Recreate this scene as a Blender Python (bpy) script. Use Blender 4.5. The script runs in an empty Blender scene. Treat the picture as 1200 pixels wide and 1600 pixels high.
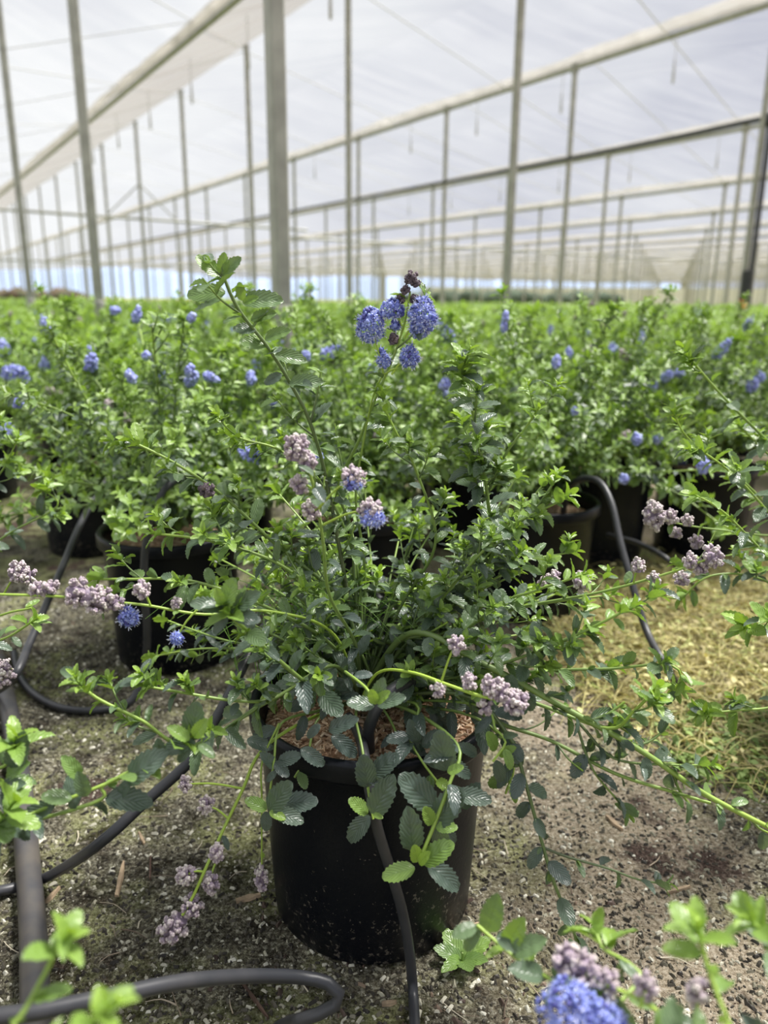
import bpy, math, random
import numpy as np
from mathutils import Vector, Matrix, Euler

# ------------------------------------------------------------------ camera
F = 1200.0; PITCH = math.radians(15.5); ROLL = math.radians(0.5); EYE = 1.0
scn = bpy.context.scene
cam = bpy.data.cameras.new('camera'); camo = bpy.data.objects.new('camera', cam)
scn.collection.objects.link(camo); scn.camera = camo
cam.sensor_fit = 'VERTICAL'; cam.sensor_height = 36.0; cam.lens = 36.0 * F / 1600.0
cam.clip_start = 0.02; cam.clip_end = 3000
camo.matrix_world = Matrix.Translation((0, 0, EYE)) @ Euler((math.pi/2 - PITCH, 0, 0)).to_matrix().to_4x4() @ Matrix.Rotation(ROLL, 4, 'Z')
cam.dof.use_dof = True; cam.dof.focus_distance = 1.13; cam.dof.aperture_fstop = 2.9
CM = camo.matrix_world.copy(); CI = CM.inverted()

def ray(px, py):
    return (CM.to_3x3() @ Vector(((px-600)/F, (800-py)/F, -1)))
def at(px, py, Y):                       # pixel + real forward distance -> point
    d = ray(px, py); s = Y/d.y
    return Vector((d.x*s, Y, EYE + d.z*s))
def atz(px, py, z):                      # pixel + real height -> point
    d = ray(px, py); s = (z-EYE)/d.z
    return Vector((d.x*s, d.y*s, z))
def proj(p):
    q = CI @ Vector(p)
    if q.z > -0.05: return None
    return (600 - F*q.x/q.z, 800 + F*q.y/q.z, -q.z)

# ------------------------------------------------------------------ sky, sun, exposure
W = bpy.data.worlds.new('overcast_sky'); scn.world = W; W.use_nodes = True
nt = W.node_tree; nt.nodes.clear()
def N(nt, typ, **kw):
    n = nt.nodes.new(typ)
    for k, v in kw.items():
        if k.startswith('_'): n.inputs[k[1:]].default_value = v
        else: setattr(n, k, v)
    return n
tc = N(nt, 'ShaderNodeTexCoord'); mp = N(nt, 'ShaderNodeMapping'); mp.inputs['Scale'].default_value = (1.3, 1.3, 3.0)
nz = N(nt, 'ShaderNodeTexNoise', _Scale=1.7, _Detail=5.0, _Roughness=0.55)
cr = N(nt, 'ShaderNodeValToRGB'); cr.color_ramp.elements[0].position = .30; cr.color_ramp.elements[1].position = .72
cr.color_ramp.elements[0].color = (.56, .59, .70, 1); cr.color_ramp.elements[1].color = (1.02, 1.05, 1.06, 1)
bg = N(nt, 'ShaderNodeBackground', _Strength=.88); wo = N(nt, 'ShaderNodeOutputWorld')
gx = N(nt, 'ShaderNodeSeparateXYZ'); nt.links.new(tc.outputs['Generated'], gx.inputs[0])
gm_ = N(nt, 'ShaderNodeMath', operation='MULTIPLY'); gm_.inputs[1].default_value = -.42; nt.links.new(gx.outputs[0], gm_.inputs[0])
ga = N(nt, 'ShaderNodeMath', operation='ADD'); nt.links.new(gm_.outputs[0], ga.inputs[0]); nt.links.new(nz.outputs['Fac'], ga.inputs[1])
for a, b in ((tc.outputs['Generated'], mp.inputs[0]), (mp.outputs[0], nz.inputs['Vector']), (ga.outputs[0], cr.inputs[0]), (cr.outputs[0], bg.inputs[0]), (bg.outputs[0], wo.inputs[0])):
    nt.links.new(a, b)
sun = bpy.data.lights.new('sun', 'SUN'); sun.energy = 9.6; sun.angle = math.radians(16); sun.color = (1, .965, .9)
suno = bpy.data.objects.new('sun', sun); scn.collection.objects.link(suno)
suno.rotation_euler = Vector((.42, .22, .88)).to_track_quat('Z', 'Y').to_euler()
vs = scn.view_settings; scn.display_settings.display_device = 'sRGB'
vs.view_transform = 'Standard'; vs.look = 'None'; vs.exposure = 0.0; vs.gamma = 1.0; vs.use_curve_mapping = False
scn.cycles.transparent_max_bounces = 24; scn.cycles.max_bounces = 8; scn.cycles.use_denoising = True
scn.cycles.caustics_reflective = False; scn.cycles.caustics_refractive = False

# ------------------------------------------------------------------ helpers
COL = scn.collection
def tag(o, label=None, cat=None, group=None, kind=None):
    if label: o['label'] = label
    if cat: o['category'] = cat
    if group: o['group'] = group
    if kind: o['kind'] = kind
    return o
def empty(name, loc=(0, 0, 0), rz=0):
    o = bpy.data.objects.new(name, None); COL.objects.link(o); o.location = loc; o.rotation_euler = (0, 0, rz)
    o.empty_display_size = .05
    return o
def copy_tree(o, parent=None):
    c = o.copy(); COL.objects.link(c); c.parent = parent
    for ch in list(o.children): copy_tree(ch, c)
    return c

class Acc:
    """collects polygons in numpy and makes ONE mesh object"""
    def __init__(s): s.v = []; s.f = []; s.uv = []; s.t = []; s.n = 0
    def add(s, v, f, uv=None, tone=0.0):
        v = np.asarray(v, dtype=np.float32); f = np.asarray(f, dtype=np.int32)
        if uv is None: uv = np.zeros((len(v), 2), np.float32)
        t = np.full(len(v), tone, np.float32) if np.isscalar(tone) else np.asarray(tone, np.float32)
        s.v.append(v); s.f.append(f + s.n); s.uv.append(np.asarray(uv, np.float32)); s.t.append(t); s.n += len(v)
    def build(s, name, mat, parent=None, smooth=True, loc=None):
        me = bpy.data.meshes.new(name)
        V = np.concatenate(s.v); UV = np.concatenate(s.uv); T = np.concatenate(s.t)
        me.vertices.add(len(V)); me.vertices.foreach_set('co', V.ravel())
        starts, idx, c = [], [], 0
        for f in s.f:
            k = f.shape[1]
            starts.append(c + np.arange(len(f))*k); idx.append(f.ravel()); c += f.size
        starts = np.concatenate(starts).astype(np.int32); idx = np.concatenate(idx).astype(np.int32)
        me.loops.add(len(idx)); me.loops.foreach_set('vertex_index', idx)
        me.polygons.add(len(starts)); me.polygons.foreach_set('loop_start', starts)
        me.update(calc_edges=True)
        me.polygons.foreach_set('use_smooth', np.full(len(starts), smooth))
        ul = me.uv_layers.new(name='UVMap'); ul.data.foreach_set('uv', UV[idx].ravel())
        at_ = me.attributes.new('tone', 'FLOAT', 'POINT'); at_.data.foreach_set('value', T)
        for m in (mat if isinstance(mat, (list, tuple)) else [mat]): me.materials.append(m)
        me.validate(); me.update()
        o = bpy.data.objects.new(name, me); COL.objects.link(o)
        if parent is not None: o.parent = parent
        if loc is not None: o.location = loc
        return o

def spline(pts, step):
    P = np.array([tuple(p) for p in pts], float)
    if len(P) == 2: P = np.array([P[0], (P[0]+P[1])/2, P[1]])
    Q = np.vstack([2*P[0]-P[1], P, 2*P[-1]-P[-2]])
    out = []
    for i in range(1, len(Q)-2):
        a, b, c, d = Q[i-1], Q[i], Q[i+1], Q[i+2]
        n = max(1, int(round(np.linalg.norm(c-b)/step)))
        for k in range(n):
            t = k/n
            out.append(.5*((2*b)+(-a+c)*t+(2*a-5*b+4*c-d)*t*t+(-a+3*b-3*c+d)*t**3))
    out.append(Q[-2]); return np.array(out)

def tube(acc, path, r0, r1=None, sides=6, tone=0.0, cap=True):
    r1 = r0 if r1 is None else r1
    P = np.asarray(path, float); n = len(P)
    T = np.gradient(P, axis=0); T /= (np.linalg.norm(T, axis=1)[:, None] + 1e-12)
    ref = np.array([0, 0, 1.0]) if abs(T[0][2]) < .9 else np.array([1.0, 0, 0])
    a = np.cross(T[0], ref); a /= np.linalg.norm(a); rings = []
    for i in range(n):
        a = a - T[i]*np.dot(a, T[i]); a /= (np.linalg.norm(a)+1e-12); b = np.cross(T[i], a)
        r = r0 + (r1-r0)*i/max(1, n-1)
        if callable(r0): r = r0(i/max(1, n-1))
        th = np.arange(sides)*2*math.pi/sides
        rings.append(P[i] + r*(np.cos(th)[:, None]*a + np.sin(th)[:, None]*b))
    V = np.concatenate(rings); F_ = []
    for i in range(n-1):
        for k in range(sides):
            k2 = (k+1) % sides
            F_.append((i*sides+k, i*sides+k2, (i+1)*sides+k2, (i+1)*sides+k))
    tt = np.repeat(np.linspace(tone, tone, n) if np.isscalar(tone) else np.asarray(tone), sides)
    L = np.concatenate([[0], np.cumsum(np.linalg.norm(np.diff(P, axis=0), axis=1))])
    uv = np.stack([np.tile(np.arange(sides)/sides, n), np.repeat(L, sides)], 1)
    acc.add(V, F_, uv, tt)
    if cap:
        for e, order in ((0, list(range(sides))[::-1]), ((n-1)*sides, list(range(sides)))):
            vv = V[e:e+sides]; c = vv.mean(0)
            acc.add(np.vstack([vv, c]), [(order[k], order[(k+1) % sides], sides) for k in range(sides)], None, float(tt[e]))

def box(acc, lo, hi, tone=0.0):
    x0, y0, z0 = lo; x1, y1, z1 = hi
    v = [(x0,y0,z0),(x1,y0,z0),(x1,y1,z0),(x0,y1,z0),(x0,y0,z1),(x1,y0,z1),(x1,y1,z1),(x0,y1,z1)]
    acc.add(v, [(0,3,2,1),(4,5,6,7),(0,1,5,4),(1,2,6,5),(2,3,7,6),(3,0,4,7)], None, tone)

def lathe(acc, prof, seg=48, tone=0.0, close=False):
    n = len(prof); th = np.arange(seg)*2*math.pi/seg
    V = np.concatenate([np.stack([r*np.cos(th), r*np.sin(th), np.full(seg, z)], 1) for r, z in prof])
    F_ = [(i*seg+k, i*seg+(k+1) % seg, (i+1)*seg+(k+1) % seg, (i+1)*seg+k) for i in range(n-1) for k in range(seg)]
    acc.add(V, F_, None, tone)

def ico(sub=1):
    import bmesh
    bm = bmesh.new(); bmesh.ops.create_icosphere(bm, subdivisions=sub, radius=1.0)
    v = np.array([x.co[:] for x in bm.verts]); f = np.array([[q.index for q in p.verts] for p in bm.faces]); bm.free()
    return v, f
ICO1 = ico(1); ICO2 = ico(2)

# ------------------------------------------------------------------ materials
def mat(name):
    m = bpy.data.materials.new(name); m.use_nodes = True; t = m.node_tree
    return m, t, t.nodes['Principled BSDF'], t.nodes['Material Output']
def simple(name, col, rough=.6, metal=0.0, noise=0.0, nscale=20.0, bump=0.0, spec=.5, col2=None):
    m, t, p, o = mat(name)
    p.inputs['Base Color'].default_value = (*col, 1); p.inputs['Roughness'].default_value = rough
    p.inputs['Metallic'].default_value = metal; p.inputs['Specular IOR Level'].default_value = spec
    if noise > 0 or bump > 0:
        g = N(t, 'ShaderNodeTexCoord'); n = N(t, 'ShaderNodeTexNoise', _Scale=nscale, _Detail=6.0)
        t.links.new(g.outputs['Object'], n.inputs['Vector'])
        if noise > 0:
            c2 = col2 or tuple(c*(1-noise) for c in col)
            mx = N(t, 'ShaderNodeMix', data_type='RGBA'); mx.inputs['A'].default_value = (*c2, 1); mx.inputs['B'].default_value = (*col, 1)
            r = N(t, 'ShaderNodeMapRange'); r.inputs['From Min'].default_value = .35; r.inputs['From Max'].default_value = .65
            t.links.new(n.outputs['Fac'], r.inputs[0]); t.links.new(r.outputs[0], mx.inputs['Factor']); t.links.new(mx.outputs['Result'], p.inputs['Base Color'])
        if bump > 0:
            b = N(t, 'ShaderNodeBump', _Strength=bump, _Distance=.01); t.links.new(n.outputs['Fac'], b.inputs['Height']); t.links.new(b.outputs[0], p.inputs['Normal'])
    return m
def ramp(t, src, stops):
    c = N(t, 'ShaderNodeValToRGB'); e = c.color_ramp.elements
    while len(e) > len(stops): e.remove(e[-1])
    while len(e) < len(stops): e.new(1)
    for i, (p, col) in enumerate(stops): e[i].position = p; e[i].color = (*col, 1)
    t.links.new(src, c.inputs[0]); return c.outputs[0]
def math_(t, op, a, b=None, clamp=False):
    n = N(t, 'ShaderNodeMath', operation=op, use_clamp=clamp)
    for i, q in enumerate((a, b)):
        if q is None: continue
        if isinstance(q, (int, float)): n.inputs[i].default_value = q
        else: t.links.new(q, n.inputs[i])
    return n.outputs[0]

def leaf_material(name, stops, veins=True, rough=.36, trans=.24, spec=.9):
    m, t, p, o = mat(name)
    a = N(t, 'ShaderNodeAttribute', attribute_name='tone'); oi = N(t, 'ShaderNodeObjectInfo')
    tone = math_(t, 'ADD', a.outputs['Fac'], math_(t, 'MULTIPLY', math_(t, 'SUBTRACT', oi.outputs['Random'], .5), .10))
    c = ramp(t, tone, stops)
    p.inputs['Roughness'].default_value = rough; p.inputs['Specular IOR Level'].default_value = spec
    if veins:
        uv = N(t, 'ShaderNodeUVMap', uv_map='UVMap'); sp = N(t, 'ShaderNodeSeparateXYZ'); t.links.new(uv.outputs[0], sp.inputs[0])
        au = math_(t, 'ABSOLUTE', math_(t, 'SUBTRACT', sp.outputs[0], .5))           # 0 at midrib
        mid = math_(t, 'LESS_THAN', au, .022)
        ph = math_(t, 'MULTIPLY', math_(t, 'SUBTRACT', sp.outputs[1], math_(t, 'MULTIPLY', au, .95)), 7.0)
        fr = math_(t, 'ABSOLUTE', math_(t, 'SUBTRACT', math_(t, 'FRACT', ph), .5))    # 0..0.5
        vein = math_(t, 'LESS_THAN', fr, .055)
        vv = math_(t, 'MAXIMUM', mid, vein)
        mx = N(t, 'ShaderNodeMix', data_type='RGBA', blend_type='MULTIPLY'); mx.inputs['B'].default_value = (.62, .66, .60, 1)
        t.links.new(math_(t, 'MULTIPLY', vv, .55), mx.inputs['Factor']); t.links.new(c, mx.inputs['A']); c = mx.outputs['Result']
        b = N(t, 'ShaderNodeBump', _Strength=.38, _Distance=.0018)
        hh = math_(t, 'MULTIPLY', fr, 2.0); hh = math_(t, 'POWER', hh, .6); hh = math_(t, 'MULTIPLY', hh, math_(t, 'SUBTRACT', 1.0, math_(t, 'MULTIPLY', mid, .8)))
        t.links.new(hh, b.inputs['Height']); t.links.new(b.outputs[0], p.inputs['Normal'])
    t.links.new(c, p.inputs['Base Color'])
    tr = N(t, 'ShaderNodeBsdfTranslucent')
    tcx = N(t, 'ShaderNodeMix', data_type='RGBA', blend_type='MULTIPLY'); tcx.inputs['Factor'].default_value = 1; tcx.inputs['B'].default_value = (1.5, 1.5, .6, 1)
    t.links.new(c, tcx.inputs['A']); t.links.new(tcx.outputs['Result'], tr.inputs[0])
    ms = N(t, 'ShaderNodeMixShader'); ms.inputs[0].default_value = trans
    t.links.new(p.outputs[0], ms.inputs[1]); t.links.new(tr.outputs[0], ms.inputs[2]); t.links.new(ms.outputs[0], o.inputs[0])
    return m
LEAFSTOPS = [(0.0, (.085, .122, .106)), (.28, (.115, .175, .105)), (.55, (.20, .33, .075)), (1.0, (.31, .47, .07))]
M_leaf = leaf_material('shrub_leaf', LEAFSTOPS)
M_leafbg = leaf_material('shrub_leaf_far', [(0.0, (.10, .17, .08)), (.35, (.17, .28, .09)), (.65, (.27, .42, .10)), (1.0, (.40, .54, .14))], veins=False, rough=.38, trans=.35, spec=.8)
M_stem = leaf_material('green_stem', [(0.0, (.075, .075, .04)), (.35, (.10, .155, .045)), (.7, (.22, .34, .06)), (1.0, (.38, .55, .05))], veins=False, rough=.5, trans=.0)
M_bud = None
M_budgrey = simple('grey_bud', (.20, .15, .17), .7, noise=.5, nscale=90, col2=(.08, .06, .08))
def flower_mat(name, stops):
    m, t, p, o = mat(name); a = N(t, 'ShaderNodeAttribute', attribute_name='tone')
    t.links.new(ramp(t, a.outputs['Fac'], stops), p.inputs['Base Color']); p.inputs['Roughness'].default_value = .6
    p.inputs['Subsurface Weight'].default_value = 0.0
    return m
M_flower = flower_mat('blue_floret', [(0, (.07, .06, .26)), (.4, (.17, .21, .60)), (.8, (.34, .41, .84)), (1, (.78, .80, .94))])
M_bud = flower_mat('lilac_bud', [(0, (.26, .20, .27)), (.4, (.46, .38, .41)), (.8, (.63, .57, .54)), (1, (.74, .70, .60))])
M_flowerbg = flower_mat('pale_blue_floret', [(0, (.20, .21, .55)), (.5, (.36, .41, .82)), (1, (.58, .62, .90))])
M_hose = simple('black_poly_hose', (.028, .030, .036), .42, noise=.4, nscale=15, col2=(.05, .05, .055), bump=.05)
M_pipe = simple('grey_black_pipe', (.055, .055, .062), .45, noise=.5, nscale=18, col2=(.10, .09, .08))
M_steel = simple('galvanised_steel', (.40, .395, .35), .5, metal=.25, noise=.25, nscale=6)
M_concrete = simple('pale_footing', (.40, .39, .355), .85, noise=.2, nscale=8)
M_wire = simple('steel_wire', (.55, .55, .56), .5, metal=.2)
M_white = simple('white_plastic', (.75, .75, .75), .5)
M_orange = simple('orange_plastic', (.85, .25, .03), .5)
M_chip = simple('wood_chip', (.50, .37, .24), .8, noise=.5, nscale=60)
M_bark = simple('brown_bark', (.12, .07, .05), .85, noise=.4, nscale=60)
M_hill = simple('haze_tinted_hills', (.33, .41, .58), 1.0, noise=.12, nscale=.01, spec=0)  # blue of the distance haze is painted into the hills' base colour
M_red = simple('reddish_shrubs', (.14, .085, .055), .9, noise=.6, nscale=1.2, col2=(.06, .085, .035))
M_tree = simple('dark_tree', (.09, .13, .08), .9, noise=.5, nscale=.8)
M_curtain = simple('pale_side_curtain', (.86, .85, .82), .9, noise=.08, nscale=1.0, spec=.1)

# pot plastic: black, dusty specks towards the foot
M_pot, t, p, o = mat('black_pot_plastic')
g = N(t, 'ShaderNodeTexCoord'); sp = N(t, 'ShaderNodeSeparateXYZ'); t.links.new(g.outputs['Object'], sp.inputs[0])
n1 = N(t, 'ShaderNodeTexNoise', _Scale=110.0, _Detail=3.0, _Roughness=.7); t.links.new(g.outputs['Object'], n1.inputs['Vector'])
n2 = N(t, 'ShaderNodeTexNoise', _Scale=7.0, _Detail=4.0); t.links.new(g.outputs['Object'], n2.inputs['Vector'])
low = N(t, 'ShaderNodeMapRange'); low.inputs['From Min'].default_value = .0; low.inputs['From Max'].default_value = .24; low.inputs['To Min'].default_value = .115; low.inputs['To Max'].default_value = -.03
t.links.new(sp.outputs[2], low.inputs[0])
s = math_(t, 'ADD', n1.outputs['Fac'], low.outputs[0]); s = math_(t, 'ADD', s, math_(t, 'MULTIPLY', math_(t, 'SUBTRACT', n2.outputs['Fac'], .5), .16))
k = N(t, 'ShaderNodeMapRange'); k.inputs['From Min'].default_value = .685; k.inputs['From Max'].default_value = .72; t.links.new(s, k.inputs[0])
mx = N(t, 'ShaderNodeMix', data_type='RGBA'); mx.inputs['A'].default_value = (.0050, .0062, .0098, 1); mx.inputs['B'].default_value = (.13, .115, .095, 1)
t.links.new(k.outputs[0], mx.inputs['Factor']); t.links.new(mx.outputs['Result'], p.inputs['Base Color'])
p.inputs['Roughness'].default_value = .34; p.inputs['Specular IOR Level'].default_value = .22
b = N(t, 'ShaderNodeBump', _Strength=.25, _Distance=.002); t.links.new(n1.outputs['Fac'], b.inputs['Height']); t.links.new(b.outputs[0], p.inputs['Normal'])

# wood-chip mulch
M_mulch, t, p, o = mat('wood_chip_mulch')
g = N(t, 'ShaderNodeTexCoord'); mpn = N(t, 'ShaderNodeMapping'); mpn.inputs['Scale'].default_value = (1, 2.4, 1); mpn.inputs['Rotation'].default_value = (0, 0, .6)
vo = N(t, 'ShaderNodeTexVoronoi', _Scale=75.0); t.links.new(g.outputs['Object'], mpn.inputs[0]); t.links.new(mpn.outputs[0], vo.inputs['Vector'])
sp = N(t, 'ShaderNodeSeparateXYZ'); t.links.new(vo.outputs['Color'], sp.inputs[0])
t.links.new(ramp(t, sp.outputs[0], [(0, (.22, .12, .07)), (.4, (.46, .28, .165)), (.8, (.72, .50, .33)), (1, (.85, .68, .50))]), p.inputs['Base Color'])
p.inputs['Roughness'].default_value = .85
b = N(t, 'ShaderNodeBump', _Strength=.9, _Distance=.01); t.links.new(vo.outputs['Distance'], b.inputs['Height']); b.invert = True; t.links.new(b.outputs[0], p.inputs['Normal'])
M_mulchchip = flower_mat('mulch_chips', [(0, (.26, .14, .08)), (.5, (.62, .42, .26)), (1, (.88, .72, .54))])

# ground: dusty woven ground cover, soil, moss and sand patches
M_ground, t, p, o = mat('ground_cover')
g = N(t, 'ShaderNodeTexCoord').outputs['Object']
def nz_(scale, det=6.0, rough=.6, dist=0.0):
    n = N(t, 'ShaderNodeTexNoise', _Scale=scale, _Detail=det, _Roughness=rough, _Distortion=dist); t.links.new(g, n.inputs['Vector']); return n.outputs['Fac']
big, mid_, fine, vf = nz_(1.3, 4), nz_(4.5, 6), nz_(125, 6, .8), nz_(300, 4, .7)
soil = ramp(t, fine, [(.36, (.026, .021, .016)), (.46, (.12, .105, .076)), (.54, (.30, .28, .20)), (.62, (.66, .63, .52))])
moss = ramp(t, fine, [(.36, (.045, .05, .02)), (.46, (.22, .225, .10)), (.55, (.37, .38, .20)), (.64, (.62, .62, .42))])
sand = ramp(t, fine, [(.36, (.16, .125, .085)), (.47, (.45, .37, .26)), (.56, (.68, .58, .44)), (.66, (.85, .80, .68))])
def mixc(f, a, b_):
    m_ = N(t, 'ShaderNodeMix', data_type='RGBA'); t.links.new(f, m_.inputs['Factor']); t.links.new(a, m_.inputs['A']); t.links.new(b_, m_.inputs['B']); return m_.outputs['Result']
def mr(x, a, b_, lo=0, hi=1):
    r = N(t, 'ShaderNodeMapRange'); r.inputs['From Min'].default_value = a; r.inputs['From Max'].default_value = b_; r.inputs['To Min'].default_value = lo; r.inputs['To Max'].default_value = hi; t.links.new(x, r.inputs[0]); return r.outputs[0]
c = mixc(mr(mid_, .45, .56), soil, moss)
blot = ramp(t, nz_(14, 6, .7), [(.38, (.25, .23, .21)), (.49, (.95, .95, .95)), (.60, (1.5, 1.5, 1.42))])
mm = N(t, 'ShaderNodeMix', data_type='RGBA', blend_type='MULTIPLY'); mm.inputs['Factor'].default_value = 1; t.links.new(c, mm.inputs['A']); t.links.new(blot, mm.inputs['B']); c = mm.outputs['Result']
# sand patch to the right of the main pot, brown litter patches
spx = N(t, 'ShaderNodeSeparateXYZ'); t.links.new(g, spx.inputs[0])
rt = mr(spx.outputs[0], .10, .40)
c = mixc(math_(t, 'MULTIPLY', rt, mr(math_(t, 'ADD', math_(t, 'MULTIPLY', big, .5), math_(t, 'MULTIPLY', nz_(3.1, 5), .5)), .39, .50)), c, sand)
brown = ramp(t, fine, [(.36, (.03, .020, .017)), (.5, (.10, .068, .055)), (.62, (.28, .21, .17))])
c = mixc(mr(nz_(2.6, 7, .65), .57, .63), c, brown)
# distant ground: green-gold
far = mr(spx.outputs[1], 60, 75)
gr_ = N(t, 'ShaderNodeRGB'); gr_.outputs[0].default_value = (.30, .29, .10, 1)
c = mixc(far, c, gr_.outputs[0])
t.links.new(c, p.inputs['Base Color']); p.inputs['Roughness'].default_value = .95; p.inputs['Specular IOR Level'].default_value = .15
wv1 = N(t, 'ShaderNodeTexWave', _Scale=140.0, bands_direction='DIAGONAL'); t.links.new(g, wv1.inputs['Vector'])
hgt = math_(t, 'ADD', math_(t, 'MULTIPLY', fine, 1.0), math_(t, 'MULTIPLY', vf, .4)); hgt = math_(t, 'ADD', hgt, math_(t, 'MULTIPLY', wv1.outputs['Fac'], .05))
b = N(t, 'ShaderNodeBump', _Strength=.9, _Distance=.02); t.links.new(hgt, b.inputs['Height']); t.links.new(b.outputs[0], p.inputs['Normal'])

def film(name, col, transp, tint, warm=0.0):
    m, t, p, o = mat(name); t.nodes.remove(p)
    tcn = N(t, 'ShaderNodeTexCoord'); mpn = N(t, 'ShaderNodeMapping'); mpn.inputs['Rotation'].default_value = (0, 0, math.radians(-32.4)); mpn.inputs['Scale'].default_value = (.25, 2.2, .4)
    n = N(t, 'ShaderNodeTexNoise', _Scale=1.1, _Detail=5.0, _Distortion=.6); t.links.new(tcn.outputs['Object'], mpn.inputs[0]); t.links.new(mpn.outputs[0], n.inputs['Vector'])
    df = N(t, 'ShaderNodeBsdfDiffuse'); df.inputs[0].default_value = (*col, 1)
    tl = N(t, 'ShaderNodeBsdfTranslucent'); tl.inputs[0].default_value = (*col, 1)
    tp = N(t, 'ShaderNodeBsdfTransparent'); tp.inputs[0].default_value = (*tint, 1)
    m1 = N(t, 'ShaderNodeMixShader'); m1.inputs[0].default_value = .82; m2 = N(t, 'ShaderNodeMixShader')
    r = N(t, 'ShaderNodeMapRange'); r.inputs['From Min'].default_value = .3; r.inputs['From Max'].default_value = .7
    r.inputs['To Min'].default_value = transp-.08; r.inputs['To Max'].default_value = transp+.08
    t.links.new(n.outputs['Fac'], r.inputs[0]); t.links.new(r.outputs[0], m2.inputs[0])
    b = N(t, 'ShaderNodeBump', _Strength=.4, _Distance=.15); t.links.new(n.outputs['Fac'], b.inputs['Height'])
    t.links.new(b.outputs[0], df.inputs['Normal']); t.links.new(b.outputs[0], tl.inputs['Normal'])
    t.links.new(df.outputs[0], m1.inputs[1]); t.links.new(tl.outputs[0], m1.inputs[2])
    t.links.new(m1.outputs[0], m2.inputs[1]); t.links.new(tp.outputs[0], m2.inputs[2]); t.links.new(m2.outputs[0], o.inputs[0])
    return m
M_film = film('roof_film', (.44, .44, .455), .83, (.96, .96, .975))
M_filmcream = film('cream_roof_film', (.29, .262, .23), .48, (.94, .92, .89))
M_roll = film('rolled_film', (.66, .645, .615), .12, (.9, .88, .85))

# ------------------------------------------------------------------ the setting
U = 2.4; TH = math.radians(32.4)
uu = Vector((-math.sin(TH), math.cos(TH), 0)); vv_ = Vector((math.cos(TH), math.sin(TH), 0))
def S(L, t_, h): return uu*(U*t_) + vv_*(U*L) + Vector((0, 0, EYE + U*h))

a = Acc()
xs = np.array([-1500, -60, -8, -2, 2, 8, 60, 1500.]); ys = np.array([-30, -2, 0, 3, 8, 60, 130, 1500.])
V = [(x, y, 0) for y in ys for x in xs]; nx = len(xs)
a.add(V, [(j*nx+i, j*nx+i+1, (j+1)*nx+i+1, (j+1)*nx+i) for j in range(len(ys)-1) for i in range(nx-1)])
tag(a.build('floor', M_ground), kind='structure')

# rows: lateral L, post-top height
ROWS = [(1.0, 3.05), (3.9, 2.74), (6.75, 2.47), (9.9, 2.22), (12.9, 2.03), (15.9, 1.92)] + [(18.9+3*i, 1.86) for i in range(16)]
TG = [2.15 + 2.335*k for k in range(-2, 26)]
prof = [(-8.0, 2.1), (-5.0, 3.1), (-2.0, 2.1), (1.0, 3.08), (2.45, 2.14)]
for i in range(1, len(ROWS)):
    L, h = ROWS[i]
    prof.append((L, h+.03))
    if i < len(ROWS)-1:
        h2 = ROWS[i+1][1]; prof.append((L+1.7, max(h, h2)*.5 + (h+h2)*.25 + .28))
tt0, tt1, nt_ = -4.0, 62.0, 66
for i in range(len(prof)-1):
    (La, ha), (Lb, hb) = prof[i], prof[i+1]
    a = Acc(); V = []
    nl = 6
    for j in range(nt_+1):
        t_ = tt0 + (tt1-tt0)*j/nt_
        for q in range(nl+1):
            s_ = q/nl; sag = -.035*math.sin(math.pi*s_)*(1+.3*math.sin(t_*2.7))
            V.append(tuple(S(La+(Lb-La)*s_, t_, ha+(hb-ha)*s_+sag)))
    w = nl+1
    a.add(V, [(j*w+q, j*w+q+1, (j+1)*w+q+1, (j+1)*w+q) for j in range(nt_) for q in range(nl)])
    tag(a.build('ceiling', M_filmcream if 2.4 < La < 2.5 else M_film), kind='structure')

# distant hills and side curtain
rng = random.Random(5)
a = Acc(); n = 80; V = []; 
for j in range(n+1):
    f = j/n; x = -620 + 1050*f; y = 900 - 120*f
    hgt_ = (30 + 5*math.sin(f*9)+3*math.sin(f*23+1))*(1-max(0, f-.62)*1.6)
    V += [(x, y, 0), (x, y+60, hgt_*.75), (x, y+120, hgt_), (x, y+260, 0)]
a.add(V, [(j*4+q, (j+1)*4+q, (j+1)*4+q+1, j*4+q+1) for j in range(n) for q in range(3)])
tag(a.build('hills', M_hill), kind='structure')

# ------------------------------------------------------------------ posts, beams, wires
def make_post(name, h, w, footing, plate=True):
    r = empty(name)
    a = Acc(); b_ = w/2; ch = w*.16
    ring = [(b_-ch, -b_), (b_, -b_+ch), (b_, b_-ch), (b_-ch, b_), (-b_+ch, b_), (-b_, b_-ch), (-b_, -b_+ch), (-b_+ch, -b_)]
    V = [(x, y, z) for z in (0, h) for x, y in ring]
    a.add(V, [(k_, (k_+1) % 8, 8+(k_+1) % 8, 8+k_) for k_ in range(8)])
    a.build('shaft', M_steel, r, smooth=False)
    a = Acc(); box(a, (-b_*1.35, -b_*1.35, h), (b_*1.35, b_*1.35, h+.05)); box(a, (-b_*.5, -b_*1.9, h-.18), (b_*.5, b_*1.9, h+.02)); a.build('post_cap', M_steel, r, smooth=False)
    if footing:
        a = Acc(); lathe(a, [(.001, 0), (b_*1.32, 0), (b_*1.32, .92), (b_*1.25, .95), (.001, .96)], 16); a.build('footing', M_concrete, r)
    return r
posts = []
for ri, (L, h) in enumerate(ROWS):
    for k_, t_ in enumerate(TG):
        p0 = S(L, t_, 0); p0.z = 0
        q = proj((p0.x, p0.y, .95))
        if q is None or q[0] < (-2 if ri == 0 else -60) or q[0] > 1260: continue
        posts.append((q[2], q[0], ri, k_, p0, EYE + U*h))
posts.sort(key=lambda e: e[0])
near_labels = {}
protos = {}
POSTXY = []
cnt = {}
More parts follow.
